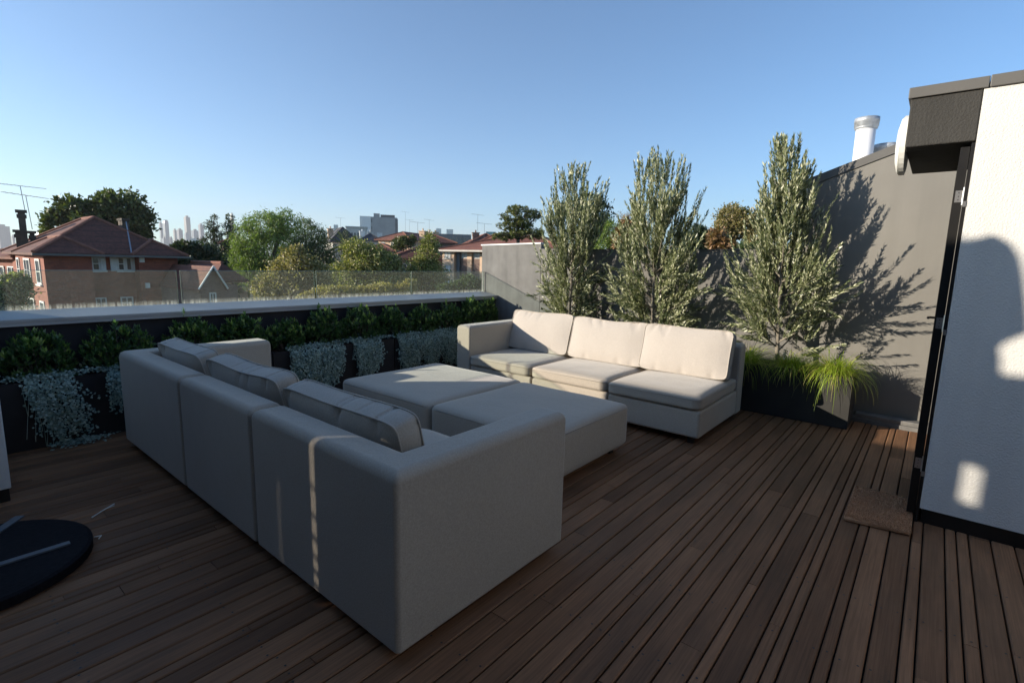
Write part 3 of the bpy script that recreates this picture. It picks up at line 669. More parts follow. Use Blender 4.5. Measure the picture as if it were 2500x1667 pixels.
# ---- olive planter, olive trees, grasses
op = thing('planter_trough', 'long dark trough planter holding the olive trees and grasses', 'planter', (5.5, 2.4, 0))
m = MB()
m.box(5.29, 5.315, .475, 4.2, .004, .475).box(5.655, 5.67, .475, 4.2, .037, .475).box(5.3151, 5.6549, .475, .50, .004, .475).box(5.3151, 5.6549, 4.175, 4.2, .004, .475)
m.build('trough', 'planter_charcoal', op); MB().box(5.3155, 5.6545, .501, 4.174, .03, .45).build('soil', 'soil', op)
def olive(label, x, y, z0, top, prof, seed, fork=.30, nsh=800, lean=(0, 0)):
    """Tapered trunk, ascending limbs, upright shoots set with paired narrow leaves."""
    r = np.random.default_rng(seed); H = top-z0
    zs = [p[0] for p in prof]; rs = [p[1] for p in prof]
    t = thing('olive_tree', label, 'tree', (x, y, z0), 'olive trees in the trough')
    tr = MB(); axis = lambda z: np.array([x+lean[0]*(z-z0), y+lean[1]*(z-z0)])
    pts = [(*(axis(z)+r.normal(0, .006, 2)), z) for z in np.linspace(z0-.03, z0+H*.86, 12)]
    tr.tube(pts, list(np.linspace(.021, .005, 12)), 8)
    pos, ax, nr = [], [], []
    ends = []
    for k in range(30):
        z = z0+fork*.6+H*.62*(k/30)
        a = k*2.4+r.uniform(-.4, .4); h = z+r.uniform(.22, .42)*(1-.35*k/30)
        rad = np.interp((h-z0)/H, zs, rs)*r.uniform(.5, .95)*(1+.28*math.sin(2*a+seed)+.15*math.sin(9*z+seed))
        c0 = axis(z); c1 = axis(h)
        e = np.array([c1[0]+rad*math.cos(a)*.95, c1[1]+rad*math.sin(a), h])
        m_ = np.array([c0[0]+rad*.6*math.cos(a), c0[1]+rad*.6*math.sin(a), (z*.62+h*.38)])
        tr.tube([(*c0, z), m_, e], [.009, .006, .003], 5); ends.append((np.array([*c0, z]), m_, e))
    tr.build('trunk', 'olive_bark', t, smooth=True)
    for k in range(nsh):
        if r.uniform() < .74:
            b0, b1, b2 = ends[r.integers(len(ends))]; q = r.uniform(.25, 1)
            s = (1-q)**2*b0+2*q*(1-q)*b1+q*q*b2
        else:
            zz = r.uniform(fork*.8/H, .93); rad = np.interp(zz, zs, rs)*math.sqrt(r.uniform(0.02, 1))*.9
            a = r.uniform(0, 6.283); cxy = axis(z0+zz*H); s = np.array([cxy[0]+rad*math.cos(a), cxy[1]+rad*math.sin(a), z0+zz*H])
        cxy = axis(s[2]); out = np.array([s[0]-cxy[0], s[1]-cxy[1], 0]); on = np.linalg.norm(out)+1e-6
        f = (s[2]-z0)/H
        lim = np.interp(min(1, f), zs, rs)
        d = out/on*(.50*(1-f)+.10)+np.array([0, 0, .75+.6*f])+r.normal(0, .17, 3)
        if f < .4 and r.uniform() < .4: d = out/on*.9+np.array([0, 0, .25])+r.normal(0, .2, 3)
        d /= np.linalg.norm(d)
        Ls = r.uniform(.14, .36)
        if s[2]+d[2]*Ls > top: Ls = max(.05, (top-s[2])/d[2]*r.uniform(.6, 1))
        nl = int(Ls/.0130); cur = np.array([0, 0, .5])+r.normal(0, .25, 3)
        for j in range(nl):
            q = j/nl; p = s+d*Ls*q+cur*Ls*q*q*.25
            an = (j % 2)*1.57+k; side = np.cross(d, (math.cos(an), math.sin(an), .1)); side /= np.linalg.norm(side)
            for sg in (1, -1):
                pos.append(p); ax.append(d*.95+sg*side*(.62-.40*q)+r.normal(0, .10, 3)); nr.append(out/on+np.array([0, 0, .3]))
    # leaders: long single shoots that break the outline
    for k in range(22):
        a = r.uniform(0, 6.283); q = r.uniform(.1, .95); zz = r.uniform(.62, .86)
        rad = np.interp(zz, zs, rs)*q; cxy = axis(z0+zz*H); s = np.array([cxy[0]+rad*math.cos(a), cxy[1]+rad*math.sin(a), z0+zz*H])
        tp = z0+H*(1-.26*q*r.uniform(.4, 1.2)) if k else top
        d = np.array([r.normal(0, .07)+.10*q*math.cos(a), r.normal(0, .07)+.10*q*math.sin(a), 1]); L = max(.1, tp-s[2]); nl = int(L/.0125)
        for j in range(nl):
            p = s+d*L*j/nl; an = (j % 2)*1.57+k; side = np.array([math.cos(an), math.sin(an), 0])
            for sg in (1, -1): pos.append(p); ax.append(d*1.0+sg*side*.42+r.normal(0, .1, 3)); nr.append(np.array([math.cos(an+1.5), math.sin(an+1.5), .3]))
    leaves('crown', 'olive_leaf', pos, ax, .047, .0118, t, seed, .1, None)
    return t
olive('slimmest olive tree, nearest the grey wall corner', 5.48, 3.58, .45, 2.62, [(0, .14), (.12, .30), (.30, .34), (.55, .42), (.70, .38), (.82, .26), (.92, .12), (1, .02)], 11, .13, nsh=640)
olive('middle olive tree with several tall pale leaders', 5.48, 2.46, .45, 2.62, [(0, .2), (.12, .40), (.3, .46), (.55, .47), (.72, .40), (.86, .22), (1, .02)], 12, .13, nsh=790)
olive('olive tree with bare lower trunk nearest the open door', 5.48, 1.13, .45, 2.63, [(0, .12), (.12, .36), (.28, .47), (.5, .42), (.66, .25), (.85, .15), (1, .02)], 13, .25, nsh=700, lean=(0, .045))
def tuft(label, x, y, z, n, L, seed, spread=1.0):
    r = np.random.default_rng(seed); m = MB(); V = []; Fc = []
    for k in range(n):
        a = r.uniform(0, 6.283); el = abs(r.normal(0, .5))*spread; l = L*r.uniform(.55, 1.15); wd = .0028
        d = np.array([math.cos(a), math.sin(a), 0]); p = np.array([x+r.normal(0, .035), y+r.normal(0, .045), z]); sd = np.array([-d[1], d[0], 0])
        droop = r.uniform(.8, 1.9)*spread; ns = 6; b0 = len(V)
        for j in range(ns+1):
            q = j/ns; th = (.25+el)+droop*q*1.25
            p = p+(d*math.sin(min(th, 3.0))+np.array([0, 0, math.cos(min(th, 3.0))]))*l/ns
            wj = wd*(1-q*.85); V += [p-sd*wj, p+sd*wj]
        Fc += [(b0+2*j, b0+2*j+1, b0+2*j+3, b0+2*j+2) for j in range(ns)]
    m.add(V, Fc); o = m.build('grass_tuft', 'grass_blade'); tag(o, label, 'grass', 'grass tufts in the olive trough'); return o
tuft('big arching grass tuft spilling over the trough end', 5.38, .63, .45, 700, .34, 21)
tuft('lower grass tuft at the foot of the bare olive trunk', 5.37, .98, .45, 560, .30, 22)
tuft('grass tuft just right of the far sofa end', 5.38, 1.38, .45, 560, .32, 23)
tuft('grass tuft peeping above the end cushion of the far sofa', 5.42, 1.85, .45, 450, .42, 24, .8)
tuft('grass tuft behind the middle of the far sofa', 5.45, 2.85, .45, 220, .36, 25, .8)

# ---- left edge: house wing corner, folded umbrella on its base, litter
lw = thing('white_wing', 'white rendered wall corner with dark skirting at the left picture edge', 'house', (0, 4.6, 0))
MB().box(.10, .305, 3.90, 5.56, .075, 1.66).build('wall', 'white_render', lw, bevel=.006)
MB().box(.11, .295, 3.91, 5.61, -.02, .074).build('skirting', 'black_frame', lw)
q = MB(); X0, X1 = -1.50, -1.488
slots = [(4.094, 4.112, .86, 1.62), (4.45, 4.515, 1.94, 2.15), (4.386, 4.402, .90, 1.30)]  # openings placed to throw thin sun slits and a lit patch
q.box(X0, X1, 3.9, 4.094, -.02, 2.66).box(X0, X1, 4.094, 4.112, -.02, .86).box(X0, X1, 4.094, 4.112, 1.62, 2.66).box(X0, X1, 4.112, 4.390, -.02, 2.66).box(X0, X1, 4.390, 4.402, -.02, .88).box(X0, X1, 4.390, 4.402, 1.30, 2.66).box(X0, X1, 4.402, 4.45, -.02, 2.66).box(X0, X1, 4.45, 4.515, -.02, 1.94).box(X0, X1, 4.45, 4.515, 2.15, 2.66).box(X0, X1, 4.515, 4.64, -.02, 2.66).box(X0, X1, 4.64, 5.6, -.02, 3.35)
for zb3, hb in ((1.36, .012), (1.235, .018), (1.14, .02), (1.06, .016), (.99, .022), (.93, .02)): q.box(X0-.004, X1+.004, 4.0935, 4.1125, zb3, zb3+hb)  # small bars added to break up the long sun slit
q.build('shade_screen', 'charcoal_render', lw)  # unseen screen added to shade the near sofa, deck and white wall
MB().box(-5.0, -1.46, -4.9, 3.899, -.02, 3.7).build('sky_blocker', 'charcoal_render', lw)  # unseen dark block, added to cut sky light behind the near sofa
um = thing('garden_umbrella', 'round black umbrella base with pale cross arms on the deck at the left edge', 'umbrella', (.08, 3.08, 0))
MB().lathe([(.39, .004), (.415, .010), (.415, .048), (.40, .056)], .08, 3.08, 48).build('base', 'granite_black', um)
MB().box(.10, .40, 2.965, 2.998, .0565, .064).box(-.30, .04, 3.03, 3.06, .0565, .064).build('base_arm', 'pale_strip', um)
MB(Matrix.Translation((.08, 3.08, 0)) @ Matrix.Rotation(math.radians(52), 4, 'Z')).box(.10, .44, .06, .10, .0565, .064).build('base_arm', 'pale_strip', um)
MB().tube([(.08, 3.08, .05), (.08, 3.08, 2.80)], .024, 12).build('pole', 'cap_metal', um, smooth=True)
prof = [(1.78, .05), (1.80, .07), (2.0, .08), (2.20, .07), (2.26, .06), (2.30, .075), (2.37, .125), (2.5, .11), (2.64, .090), (2.72, .074), (2.78, .048), (2.81, .012)]
v = []; seg = 24
for z, rr in prof:
    for k in range(seg): a = 6.283*k/seg; q_ = rr*(1+.12*math.cos(8*a)) ; v.append((  .08+q_*math.cos(a), 3.08+q_*math.sin(a), z))
MB().add(v, [(i*seg+k, i*seg+(k+1) % seg, (i+1)*seg+(k+1) % seg, (i+1)*seg+k) for i in range(len(prof)-1) for k in range(seg)]).build('canopy', 'canopy_cloth', um, smooth=True)
tg = MB().tube([(.545, 3.33, .006), (.60, 3.375, .008), (.665, 3.43, .006)], .0035, 5).tube([(.61, 3.385, .008), (.66, 3.405, .006)], .002, 5).build('twig', 'white_paint')
tag(tg, 'pale forked twig lying on the deck near the umbrella base', 'twig')
tg2 = MB().tube([(.505, 3.08, .006), (.53, 3.06, .012), (.515, 3.045, .006)], .003, 5).build('plastic_clip', 'white_paint')
tag(tg2, 'tiny bent white clip on the deck at the rim of the umbrella base', 'litter')
# ================================================================== BEYOND THE TERRACE
GZ = -8.0
gm = MB(); gm.add([(7000*math.cos(k*6.2832/64), 7000*math.sin(k*6.2832/64), GZ) for k in range(64)], [tuple(range(64))])
tag(gm.build('ground', 'ground_mix'), kind='structure')

def frame(A, B):
    """Local frame of a facade: x from A to B, y away from the viewer, z up (world height)."""
    A, B = np.array([A[0], A[1], 0]), np.array([B[0], B[1], 0])
    u = (B-A)/np.linalg.norm(B-A); v = np.array([-u[1], u[0], 0])
    if np.dot(v, A) < 0: v = -v
    return Matrix([[u[0], v[0], 0, A[0]], [u[1], v[1], 0, A[1]], [0, 0, 1, 0], [0, 0, 0, 1]]), float(np.linalg.norm(B-A))
def hip(m, x0, x1, y0, y1, ze, h, o=.45, th=.14, gable=False):
    x0, x1, y0, y1 = x0-o, x1+o, y0-o, y1+o
    w_, d_ = x1-x0, y1-y0; s = min(w_, d_)/2
    if gable: s = 0.02
    if w_ >= d_: r0, r1 = (x0+s, (y0+y1)/2), (x1-s, (y0+y1)/2)
    else: r0, r1 = ((x0+x1)/2, y0+s), ((x0+x1)/2, y1-s)
    v = [(x0, y0, ze), (x1, y0, ze), (x1, y1, ze), (x0, y1, ze), (*r0, ze+h), (*r1, ze+h),
         (x0, y0, ze-th), (x1, y0, ze-th), (x1, y1, ze-th), (x0, y1, ze-th)]
    if w_ >= d_: f = [(0, 1, 5, 4), (1, 2, 5), (2, 3, 4, 5), (3, 0, 4)]
    else: f = [(0, 1, 4), (1, 2, 5, 4), (2, 3, 5), (3, 0, 4, 5)]
    m.add(v, f+[(0, 6, 7, 1), (1, 7, 8, 2), (2, 8, 9, 3), (3, 9, 6, 0), (9, 8, 7, 6)])
    hips = [(v[0], v[4]), (v[3], v[4] if w_ >= d_ else v[5]), (v[1], v[5] if w_ >= d_ else v[4]), (v[2], v[5]), (v[4], v[5])]
    return hips
def ridge(M, hips, parent, mat='ridge_tile', r=.09):
    m = MB(M)
    for a, b in hips:
        if np.linalg.norm(np.array(a)-np.array(b)) > .1: m.tube([np.array(a)+(0, 0, .02), np.array(b)+(0, 0, .02)], r, 6)
    return m.build('ridge', mat, parent)
def window(M, parent, x0, x1, z0, z1, y=0, mullions=1, bars=1, frame_mat='window_white', pane='window_glass', side=False, fw=.07, sill=True):
    """Frame, bars and pane on a facade at local depth y (or on the x=0 side wall when side=True)."""
    def bx(m, a0, a1, d0, d1, c0, c1): return m.box(d0, d1, a0, a1, c0, c1) if side else m.box(a0, a1, d0, d1, c0, c1)
    m = MB(M); n0, n1 = y-.05, y-.002
    bx(m, x0, x1, n0, n1, z0, z0+fw); bx(m, x0, x1, n0, n1, z1-fw, z1); bx(m, x0, x0+fw, n0, n1, z0+fw, z1-fw); bx(m, x1-fw, x1, n0, n1, z0+fw, z1-fw)
    for k in range(mullions): c = x0+(x1-x0)*(k+1)/(mullions+1); bx(m, c-.025, c+.025, n0, n1, z0+fw, z1-fw)
    for k in range(bars): c = z0+(z1-z0)*(k+1)/(bars+1); bx(m, x0+fw, x1-fw, n0+.005, n1-.004, c-.02, c+.02)
    if sill: bx(m, x0-.08, x1+.08, y-.12, y-.001, z0-.09, z0-.003)
    w_ = m.build('window', frame_mat, parent)
    g = MB(M); bx(g, x0+fw*.6, x1-fw*.6, y-.022, y-.004, z0+fw*.6, z1-fw*.6); g.build('pane', pane, w_)
    return w_
def chimney(M, parent, x0, x1, y0, y1, z0, z1, mat='chimney_brick', pots=0):
    m = MB(M).box(x0, x1, y0, y1, z0, z1).box(x0-.06, x1+.06, y0-.06, y1+.06, z1-.32, z1-.12).box(x0-.1, x1+.1, y0-.1, y1+.1, z1+.002, z1+.14)
    for k in range(pots): c = x0+(x1-x0)*(k+.5)/pots; m.lathe([(.12, z1+.142), (.10, z1+.5)], c, (y0+y1)/2, 10)
    return m.build('chimney', mat, parent)
def aerial(label, base, h, seed, tilt=0.0, boom=1.6):
    r = random.Random(seed); b = np.array(base); t = thing('tv_antenna', label, 'antenna', b, 'television antennas on the roofs')
    top = b+np.array([tilt*h, 0, h]); MB().tube([b, top], .017, 5).build('mast', 'aerial_metal', t)
    a = r.uniform(-.4, .4)+math.atan2(b[0], -b[1]); d = np.array([math.cos(a), math.sin(a), 0.06]); s = np.array([-d[1], d[0], 0])
    m = MB().tube([top-d*boom*.5, top+d*boom*.5], .013, 4)
    for k in range(8): c = top+d*boom*(-.48+.96*k/7); l = .16+.05*k; m.tube([c-s*l, c+s*l], .007, 4)
    m.build('elements', 'aerial_metal', t); return t

# ---- brick house on the left
A, B = P(107, 640, 36), P(437, 640, 37.5); M, W = frame(A, B); D = 36.5
ze = Z(270, 620, 36.3)
def lx(px): return (px-107)/330*W
bh = thing('brick_house', 'red brick flats with hipped tile roof and white trimmed windows at the left', 'house', (*A[:2], GZ))
wl = MB(M).box(0, lx(212), 0, 9, GZ, ze).box(lx(212)+.001, lx(330)-.001, 1.0, 8.9, GZ, ze-.01).box(lx(330), W, 0.2, 8.8, GZ, ze)
wl.build('wall', 'red_brick', bh)
rf = MB(M)
hp = hip(rf, 0, W, 0.6, 9.4, ze, Z(218, 530, 40)-ze, .35)
rf_o = None
hp += hip(rf, 0.02, lx(212), -.02, 5.0, ze-.015, Z(147, 578, 38)-ze, .45)
hp += hip(rf, lx(330), W-.02, .15, 5.0, ze-.02, Z(377, 586, 38)-ze, .45)
rf_o = rf.build('roof', 'brown_tile', bh)
ridge(M, hp, rf_o)
MB(M).box(-.5, W+.5, -.53, -.46, ze-.16, ze-.05).build('gutter', 'dark_coping', bh)
zt, zb_ = Z(230, 629, 37), Z(230, 660, 37)
def wtrim(a, b):
    MB(M).box(a-.12, b+.12, .93, .998, zb_-.06, zt+.12).build('window_surround', 'window_white', bh)
wtrim(lx(219), lx(250)); wtrim(lx(274), lx(325))
window(M, bh, lx(222), lx(241), zb_-.02, zt+.05, .93, 0, 1, fw=.06); window(M, bh, lx(243), lx(253), zb_, zt, .93, 0, 0, pane='window_white')
window(M, bh, lx(285), lx(303), zb_-.02, zt+.05, .93, 0, 1, fw=.06); window(M, bh, lx(306), lx(322), zt-.72, zt+.05, .93, 0, 0, fw=.06)
for dz in (-2.25, -4.6):
    window(M, bh, lx(222), lx(250), zb_+dz, zt+dz, 1.0, 1, 1); window(M, bh, lx(285), lx(318), zb_+dz, zt+dz, 1.0, 1, 1)
MB(M).box(lx(331), lx(343), .02, .19, Z(335, 641, 36), Z(335, 629, 36)).box(lx(341), lx(352), .02, .19, Z(345, 706, 36), Z(345, 693, 36)).build('air_unit', 'window_white', bh)
for y0, y1 in ((.9, 2.0), (3.5, 5.2), (6.6, 7.4)):
    for z1, hh in ((ze-.35, 1.35), (ze-2.6, 1.45), (ze-4.9, 1.45)): window(M, bh, y0, y1, z1-hh, z1, 0, 1 if y1-y0 > 1.2 else 0, 1, side=True, fw=.10)
MB(M).box(lx(341), lx(360), 3.4, 4.2, ze+.3, Z(348, 540, 40)).box(lx(339), lx(362), 3.3, 4.3, Z(348, 540, 40)+.002, Z(348, 537, 40)+.05).build('chimney', 'chimney_brick', bh)
MB(M).add([(lx(312), .25, ze+.06), (lx(316), .25, ze+.06), (lx(352), 3.3, ze+2.0), (lx(349), 3.3, ze+2.0)], [(0, 1, 2, 3)]).build('valley_flashing', 'lead_flashing', bh)
# wing running back to the left, with the chimney stack
A2, B2 = P(-70, 660, 50), P(48, 660, 44.5); M2, W2 = frame(A2, B2)
ze2 = Z(30, 627, 45)
b2 = thing('brick_house', 'red brick house wing with tall chimney stack cut by the left picture edge', 'house', (*A2[:2], GZ))
MB(M2).box(0, W2, 0, 8, GZ, ze2).build('wall', 'red_brick', b2)
r2 = MB(M2); h2 = hip(r2, 0, W2, 0, 8, ze2, Z(40, 596, 48)-ze2, .5); r2o = r2.build('roof', 'red_tile', b2); ridge(M2, h2, r2o)
for a in (.35, .62, .86):
    for dz in (-.6, -3.5): window(M2, b2, W2*a-.5, W2*a+.5, ze2+dz-1.6, ze2+dz, 0, 1, 1)
def stack(px0, px1, pyt, pyb, D, depth=.6):
    a, b = P(px0, pyb, D), P(px1, pyb, D); Mx, Wx = frame(a, b)
    return Mx, Wx, Z((px0+px1)/2, pyt, D), Z((px0+px1)/2, pyb, D)
for px0, px1, pyt in ((53, 71, 519), (41, 55, 567), (76, 88, 570)):
    Mx, Wx, z1, z0 = stack(px0, px1, pyt, 606, 43); chimney(Mx, b2, 0, Wx, 0, .8, z0, z1)
aerial('tallest antenna above the tall brick chimney at the left', (*P(62, 520, 43.4)[:2], Z(62, 517, 43.4)), 1.5, 1, -.06, 2.4)
aerial('lower antenna right of the tall brick chimney at the left', (*P(79, 560, 43.4)[:2], Z(79, 560, 43.4)), 2.0, 2, -.06, 2.2)

for k_, (ya, yb, tx) in enumerate(((668, 664, 'upper overhead cable crossing in front of the brick house wing'), (690, 712, 'lower overhead cable sagging across the lit brick side wall'))):
    a, b = P(-120, ya, 30), P(112 if k_ else 60, yb, 36); pts = [a+(b-a)*q_-np.array([0, 0, .5*q_*(1-q_)]) for q_ in np.linspace(0, 1, 9)]
    tag(MB().tube(pts, .015, 4).build('overhead_cable', 'black_frame'), tx, 'cable')
# ---- white gabled house behind the second glass panel
A, B = P(488, 700, 32.4), P(580, 700, 33.2); M, W = frame(A, B)
wg = thing('gabled_house', 'small brick house with white gable trim and red tile roof seen through the glass', 'house', (*A[:2], GZ))
z0 = Z(500, 700, 31); zr = Z(507, 651, 31)
MB(M).box(0, W, 0, 6, GZ, z0).prism([(0, z0+.002), (W*.62, z0+.002), (W*.31, zr-.1)], .2, 1, 0.0).build('wall', 'brown_brick', wg)
m = MB(M); m.add([(-.2, -.3, z0-.2), (W*.31, -.3, zr), (W*.31, 5, zr), (-.2, 5, z0-.2), (-.2, -.3, z0-.3), (W*.31, -.3, zr-.1), (W*.31, 5, zr-.1), (-.2, 5, z0-.3)], [(0, 3, 2, 1), (4, 5, 6, 7), (0, 1, 5, 4), (3, 7, 6, 2)])
m.add([(W*.31, -.3, zr), (W*.66, -.3, z0-.2), (W*.66, 5, z0-.2), (W*.31, 5, zr), (W*.31, -.3, zr-.1), (W*.66, -.3, z0-.3), (W*.66, 5, z0-.3), (W*.31, 5, zr-.1)], [(0, 3, 2, 1), (4, 5, 6, 7), (0, 1, 5, 4), (3, 7, 6, 2)])
hh = hip(m, W*.55, W*1.25, .6, 6, z0+.25, zr-z0-.1, .3); ro = m.build('roof', 'brown_tile', wg)
ridge(M, [hh[4]], ro)
MB(M).tube([(-.2, -.32, z0-.2), (W*.31, -.32, zr)], .05, 5).tube([(W*.31, -.32, zr), (W*.66, -.32, z0-.2)], .05, 5).build('bargeboard', 'window_white', wg)
window(M, wg, W*.22, W*.4, z0-1.9, z0-.4, 0, 1, 1)

# ---- generic houses
def house(label, pxa, pxb, Da, Db, depth, pye, pyr, wall, roof, wins=(), pots=(), cat='house', name='tiled_house', o=.45, gable=False, Dr=None, rmat='ridge_tile'):
    A, B = P(pxa, pye, Da), P(pxb, pye, Db); M, W = frame(A, B)
    ze = Z((pxa+pxb)/2, pye, (Da+Db)/2); Dr = Dr or (Da+Db)/2+depth/2
    t = thing(name, label, cat, (*A[:2], GZ))
    MB(M).box(0, W, 0, depth, GZ, ze).build('wall', wall, t)
    m = MB(M); h = hip(m, 0, W, 0, depth, ze, Z((pxa+pxb)/2, pyr, Dr)-ze, o, gable=gable); ro = m.build('roof', roof, t); ridge(M, h, ro, rmat)
    for (a, b, zt_, zb__) in wins: window(M, t, W*a, W*b, ze-zb__, ze-zt_, 0, 1, 1)
    for (a, wd, pyt, mat) in pots:
        z1 = Z(pxa+(pxb-pxa)*a, pyt, Dr); chimney(M, ro, W*a, W*a+wd, depth*.4, depth*.4+.8, ze+.3, z1, mat, 1)
    return t, M, W, ze
house('grey slate roofed house with one pale chimney behind the palm', 812, 872, 86, 86.6, 10, 590, 558, 'pale_wall', 'slate_tile', [(.3, .45, .4, 1.7)], [(-.02, .8, 561, 'cream_wall')], rmat='slate_tile')
house('cream house with orange tile hip roof under the grey block', 924, 1000, 77.6, 75, 9, 585, 568, 'cream_wall', 'red_tile', [(.1, .2, .4, 1.7), (.4, .5, .4, 1.7)], [(.92, .8, 567, 'cream_wall')])
house('low red roofed house with blue flashing between the plane trees', 955, 1090, 57, 57.6, 8, 632, 606, 'brown_brick', 'brown_tile', [(.2, .35, .5, 1.8)])
house('dark roofed terrace with two cream chimneys beyond the tall thin tree', 1010, 1110, 93, 94, 9, 592, 572, 'brown_brick', 'brown_tile', [], [(.38, .9, 569, 'cream_wall'), (.55, .9, 569, 'cream_wall')])
house('brown roofed house left of the grey wall top, behind the flats', 1150, 1235, 72, 72.8, 9, 596, 573, 'brown_brick', 'brown_tile', [], [(.15, .9, 571, 'brown_brick')])
house('small brown roof showing between the two conifers', 548, 600, 77, 77.3, 5, 594, 580, 'cream_wall', 'brown_tile')
house('low grey roof beside the slate house, with white chimneys', 880, 932, 111, 111.4, 10, 588, 572, 'pale_wall', 'slate_tile', [], [(.05, 1.0, 566, 'white_paint'), (.45, 1.0, 568, 'pale_wall')], rmat='slate_tile')
house('red tiled roof behind the wide plane tree', 890, 960, 67.4, 66.8, 8, 612, 596, 'cream_wall', 'red_tile', [(.3, .4, .4, 1.7)])
# ---- cream flats on the right
A, B = P(1080, 612, 46.6), P(1215, 612, 43.4); M, W = frame(A, B); ze = Z(1130, 611, 45)
lx2 = lambda px: (px-1080)/135*W
fl = thing('brick_flats', 'cream brick block of flats with brown panels between its white windows', 'building', (*A[:2], GZ))
MB(M).box(0, lx2(1110), 0, 9, GZ, ze).box(lx2(1110)+.001, W, .55, 9, GZ, ze-.01).box(lx2(1137), lx2(1148), .35, .549, GZ, ze-.02).box(lx2(1168), lx2(1180), .35, .549, GZ, ze-.02).build('wall', 'cream_wall', fl)
m = MB(M); h = hip(m, 0, W+6, 0, 9, ze, Z(1140, 574, 48)-ze, .5); h += hip(m, .3, lx2(1150), 5, 14, ze+.5, Z(1140, 570, 51)-ze-.5, .4); ro = m.build('roof', 'red_tile', fl); ridge(M, h, ro)
MB(M).box(-.5, W+1, -.6, -.48, ze-.13, ze+.02).build('gutter', 'gutter', fl)
for k, (z1, z0) in enumerate(((615, 631), (648, 663), (684, 700))):
    z1, z0 = Z(1120, z1, 45.3), Z(1120, z0, 45.3)
    window(M, fl, lx2(1086), lx2(1102), z0, z1, 0, 1, 1, 'gutter', 'blind_glass')
    for a, b in ((1120, 1136), (1150, 1167)):
        window(M, fl, lx2(a), lx2(b), z0, z1, .55, 1, 0, 'gutter', 'blind_glass', sill=False)
        MB(M).box(lx2(a), lx2(b), .48, .548, z0-1.15, z0-.02).build('spandrel', 'brown_brick', fl)
MB(M).box(lx2(1111), lx2(1119), .3, .548, GZ, ze-.02).build('recess_panel', 'dark_wall', fl)
# ---- mid distance blocks
def block(name, label, cat, px0, px1, pyt, D, depth, mat, rot=0.0, extra=None, grp=None):
    a, b = P(px0, 600, D), P(px1, 600, D); M, W = frame(a, b)
    if rot: M = M @ Matrix.Rotation(rot, 4, 'Z')
    t = thing(name, label, cat, (*a[:2], GZ), grp); z1 = Z((px0+px1)/2, pyt, D)
    MB(M).box(0, W, 0, depth, GZ, z1).build('wall', mat, t)
    if extra: extra(M, W, z1, t)
    return t
def ex(M, W, z1, t):
    MB(M).box(0.02*W, .98*W, .3, 14, z1+.01, z1+.5).box(.36*W, .52*W, .5, 8, z1+.51, z1+2.6).build('parapet', 'concrete_wall', t)
    MB(M).box(.54*W, .92*W, .6, 8, z1+.511, z1+2.0).build('roof_garden', 'dark_wall', t)
    q = MB(M)
    for k in range(4): q.box(W*.30, W*.315, -.12, -.01, z1-3-k*4.2, z1-1.2-k*4.2)
    q.build('stair_windows', 'window_glass', t)
    MB(M).box(.93*W, W, -.3, -.02, GZ, z1-.3).build('corner_panel', 'dark_wall', t)
    MB(M).box(.44*W, .58*W, -.25, -.02, z1-13.5, z1-9.0).box(.80*W, .92*W, -.25, -.02, z1-13.5, z1-10.0).build('window', 'blind_glass', t)
    MB(M).box(0, .28*W, -.5, -.02, GZ, z1+.6).build('white_bay', 'white_paint', t)
block('office_block', 'big grey windowless block with white end wall on the horizon', 'building', 880, 972, 532, 330, 30, 'concrete_wall', 0, ex)
def ex2(M, W, z1, t):
    q = MB(M)
    for k in range(6): q.box(W*(.1+k*.14), W*(.17+k*.14), -.12, -.01, z1-7, z1-2.2)
    q.build('window', 'window_glass', t); MB(M).box(-.3, W+.3, -.4, 12, z1+.01, z1+.5).build('parapet', 'pale_wall', t)
block('concrete_building', 'pale concrete building with tall windows left of the grey block', 'building', 846, 897, 556, 235, 14, 'pale_wall', 0, ex2)
block('white_building', 'small white rooftop box beyond the slate roof', 'building', 816, 827, 549, 300, 8, 'white_tower')
def ex3(M, W, z1, t):
    q = MB(M)
    for k in range(14): q.box(W*(.03+k*.07), W*(.07+k*.07), -.12, -.01, z1-6, z1-2)
    q.build('window', 'window_glass', t)
block('long_factory', 'long low factory with teal roof line on the horizon', 'building', 1010, 1150, 571, 300, 20, 'dark_wall', 0, ex3)
block('white_tower_block', 'cube shaped white plant room left of the pair on the horizon', 'building', 1065, 1077, 558, 310, 8, 'white_tower')
block('white_tower_block', 'wide white and grey plant room right of the pair on the horizon', 'building', 1090, 1106, 560, 310, 9, 'white_tower')
block('teal_building', 'teal glass building peeping over the grey wall beside the cypress', 'building', 1186, 1210, 566, 260, 12, 'teal_sheet')
block('white_shed', 'low white shed roof under the skyline towers', 'building', 432, 452, 588, 420, 20, 'white_tower')
block('white_shed', 'second low white roof right of the shed under the towers', 'building', 466, 483, 583, 460, 20, 'white_tower')
for i, (px, py0, D, h, tx) in enumerate(((990, 562, 120, 4.0, 'thin antenna right of the grey block'), (1000, 566, 118, 2.6, 'short antenna beside the thin one right of the grey block'), (1048, 570, 96, 2.4, 'antenna over the terrace chimneys'),
        (1166, 574, 76, 2.9, 'tall antenna above the brown roof by the grey wall'), (1182, 592, 62, 2.2, 'antenna mast in front of the brown roof by the grey wall'), (832, 562, 110, 2.4, 'antenna over the slate roof'), (1020, 592, 70, 2.6, 'antenna on the pole before the dark terrace'))):
    aerial(tx, (*P(px, py0, D)[:2], Z(px, py0, D)-.5), h+.5, 20+i, 0, 1.9)
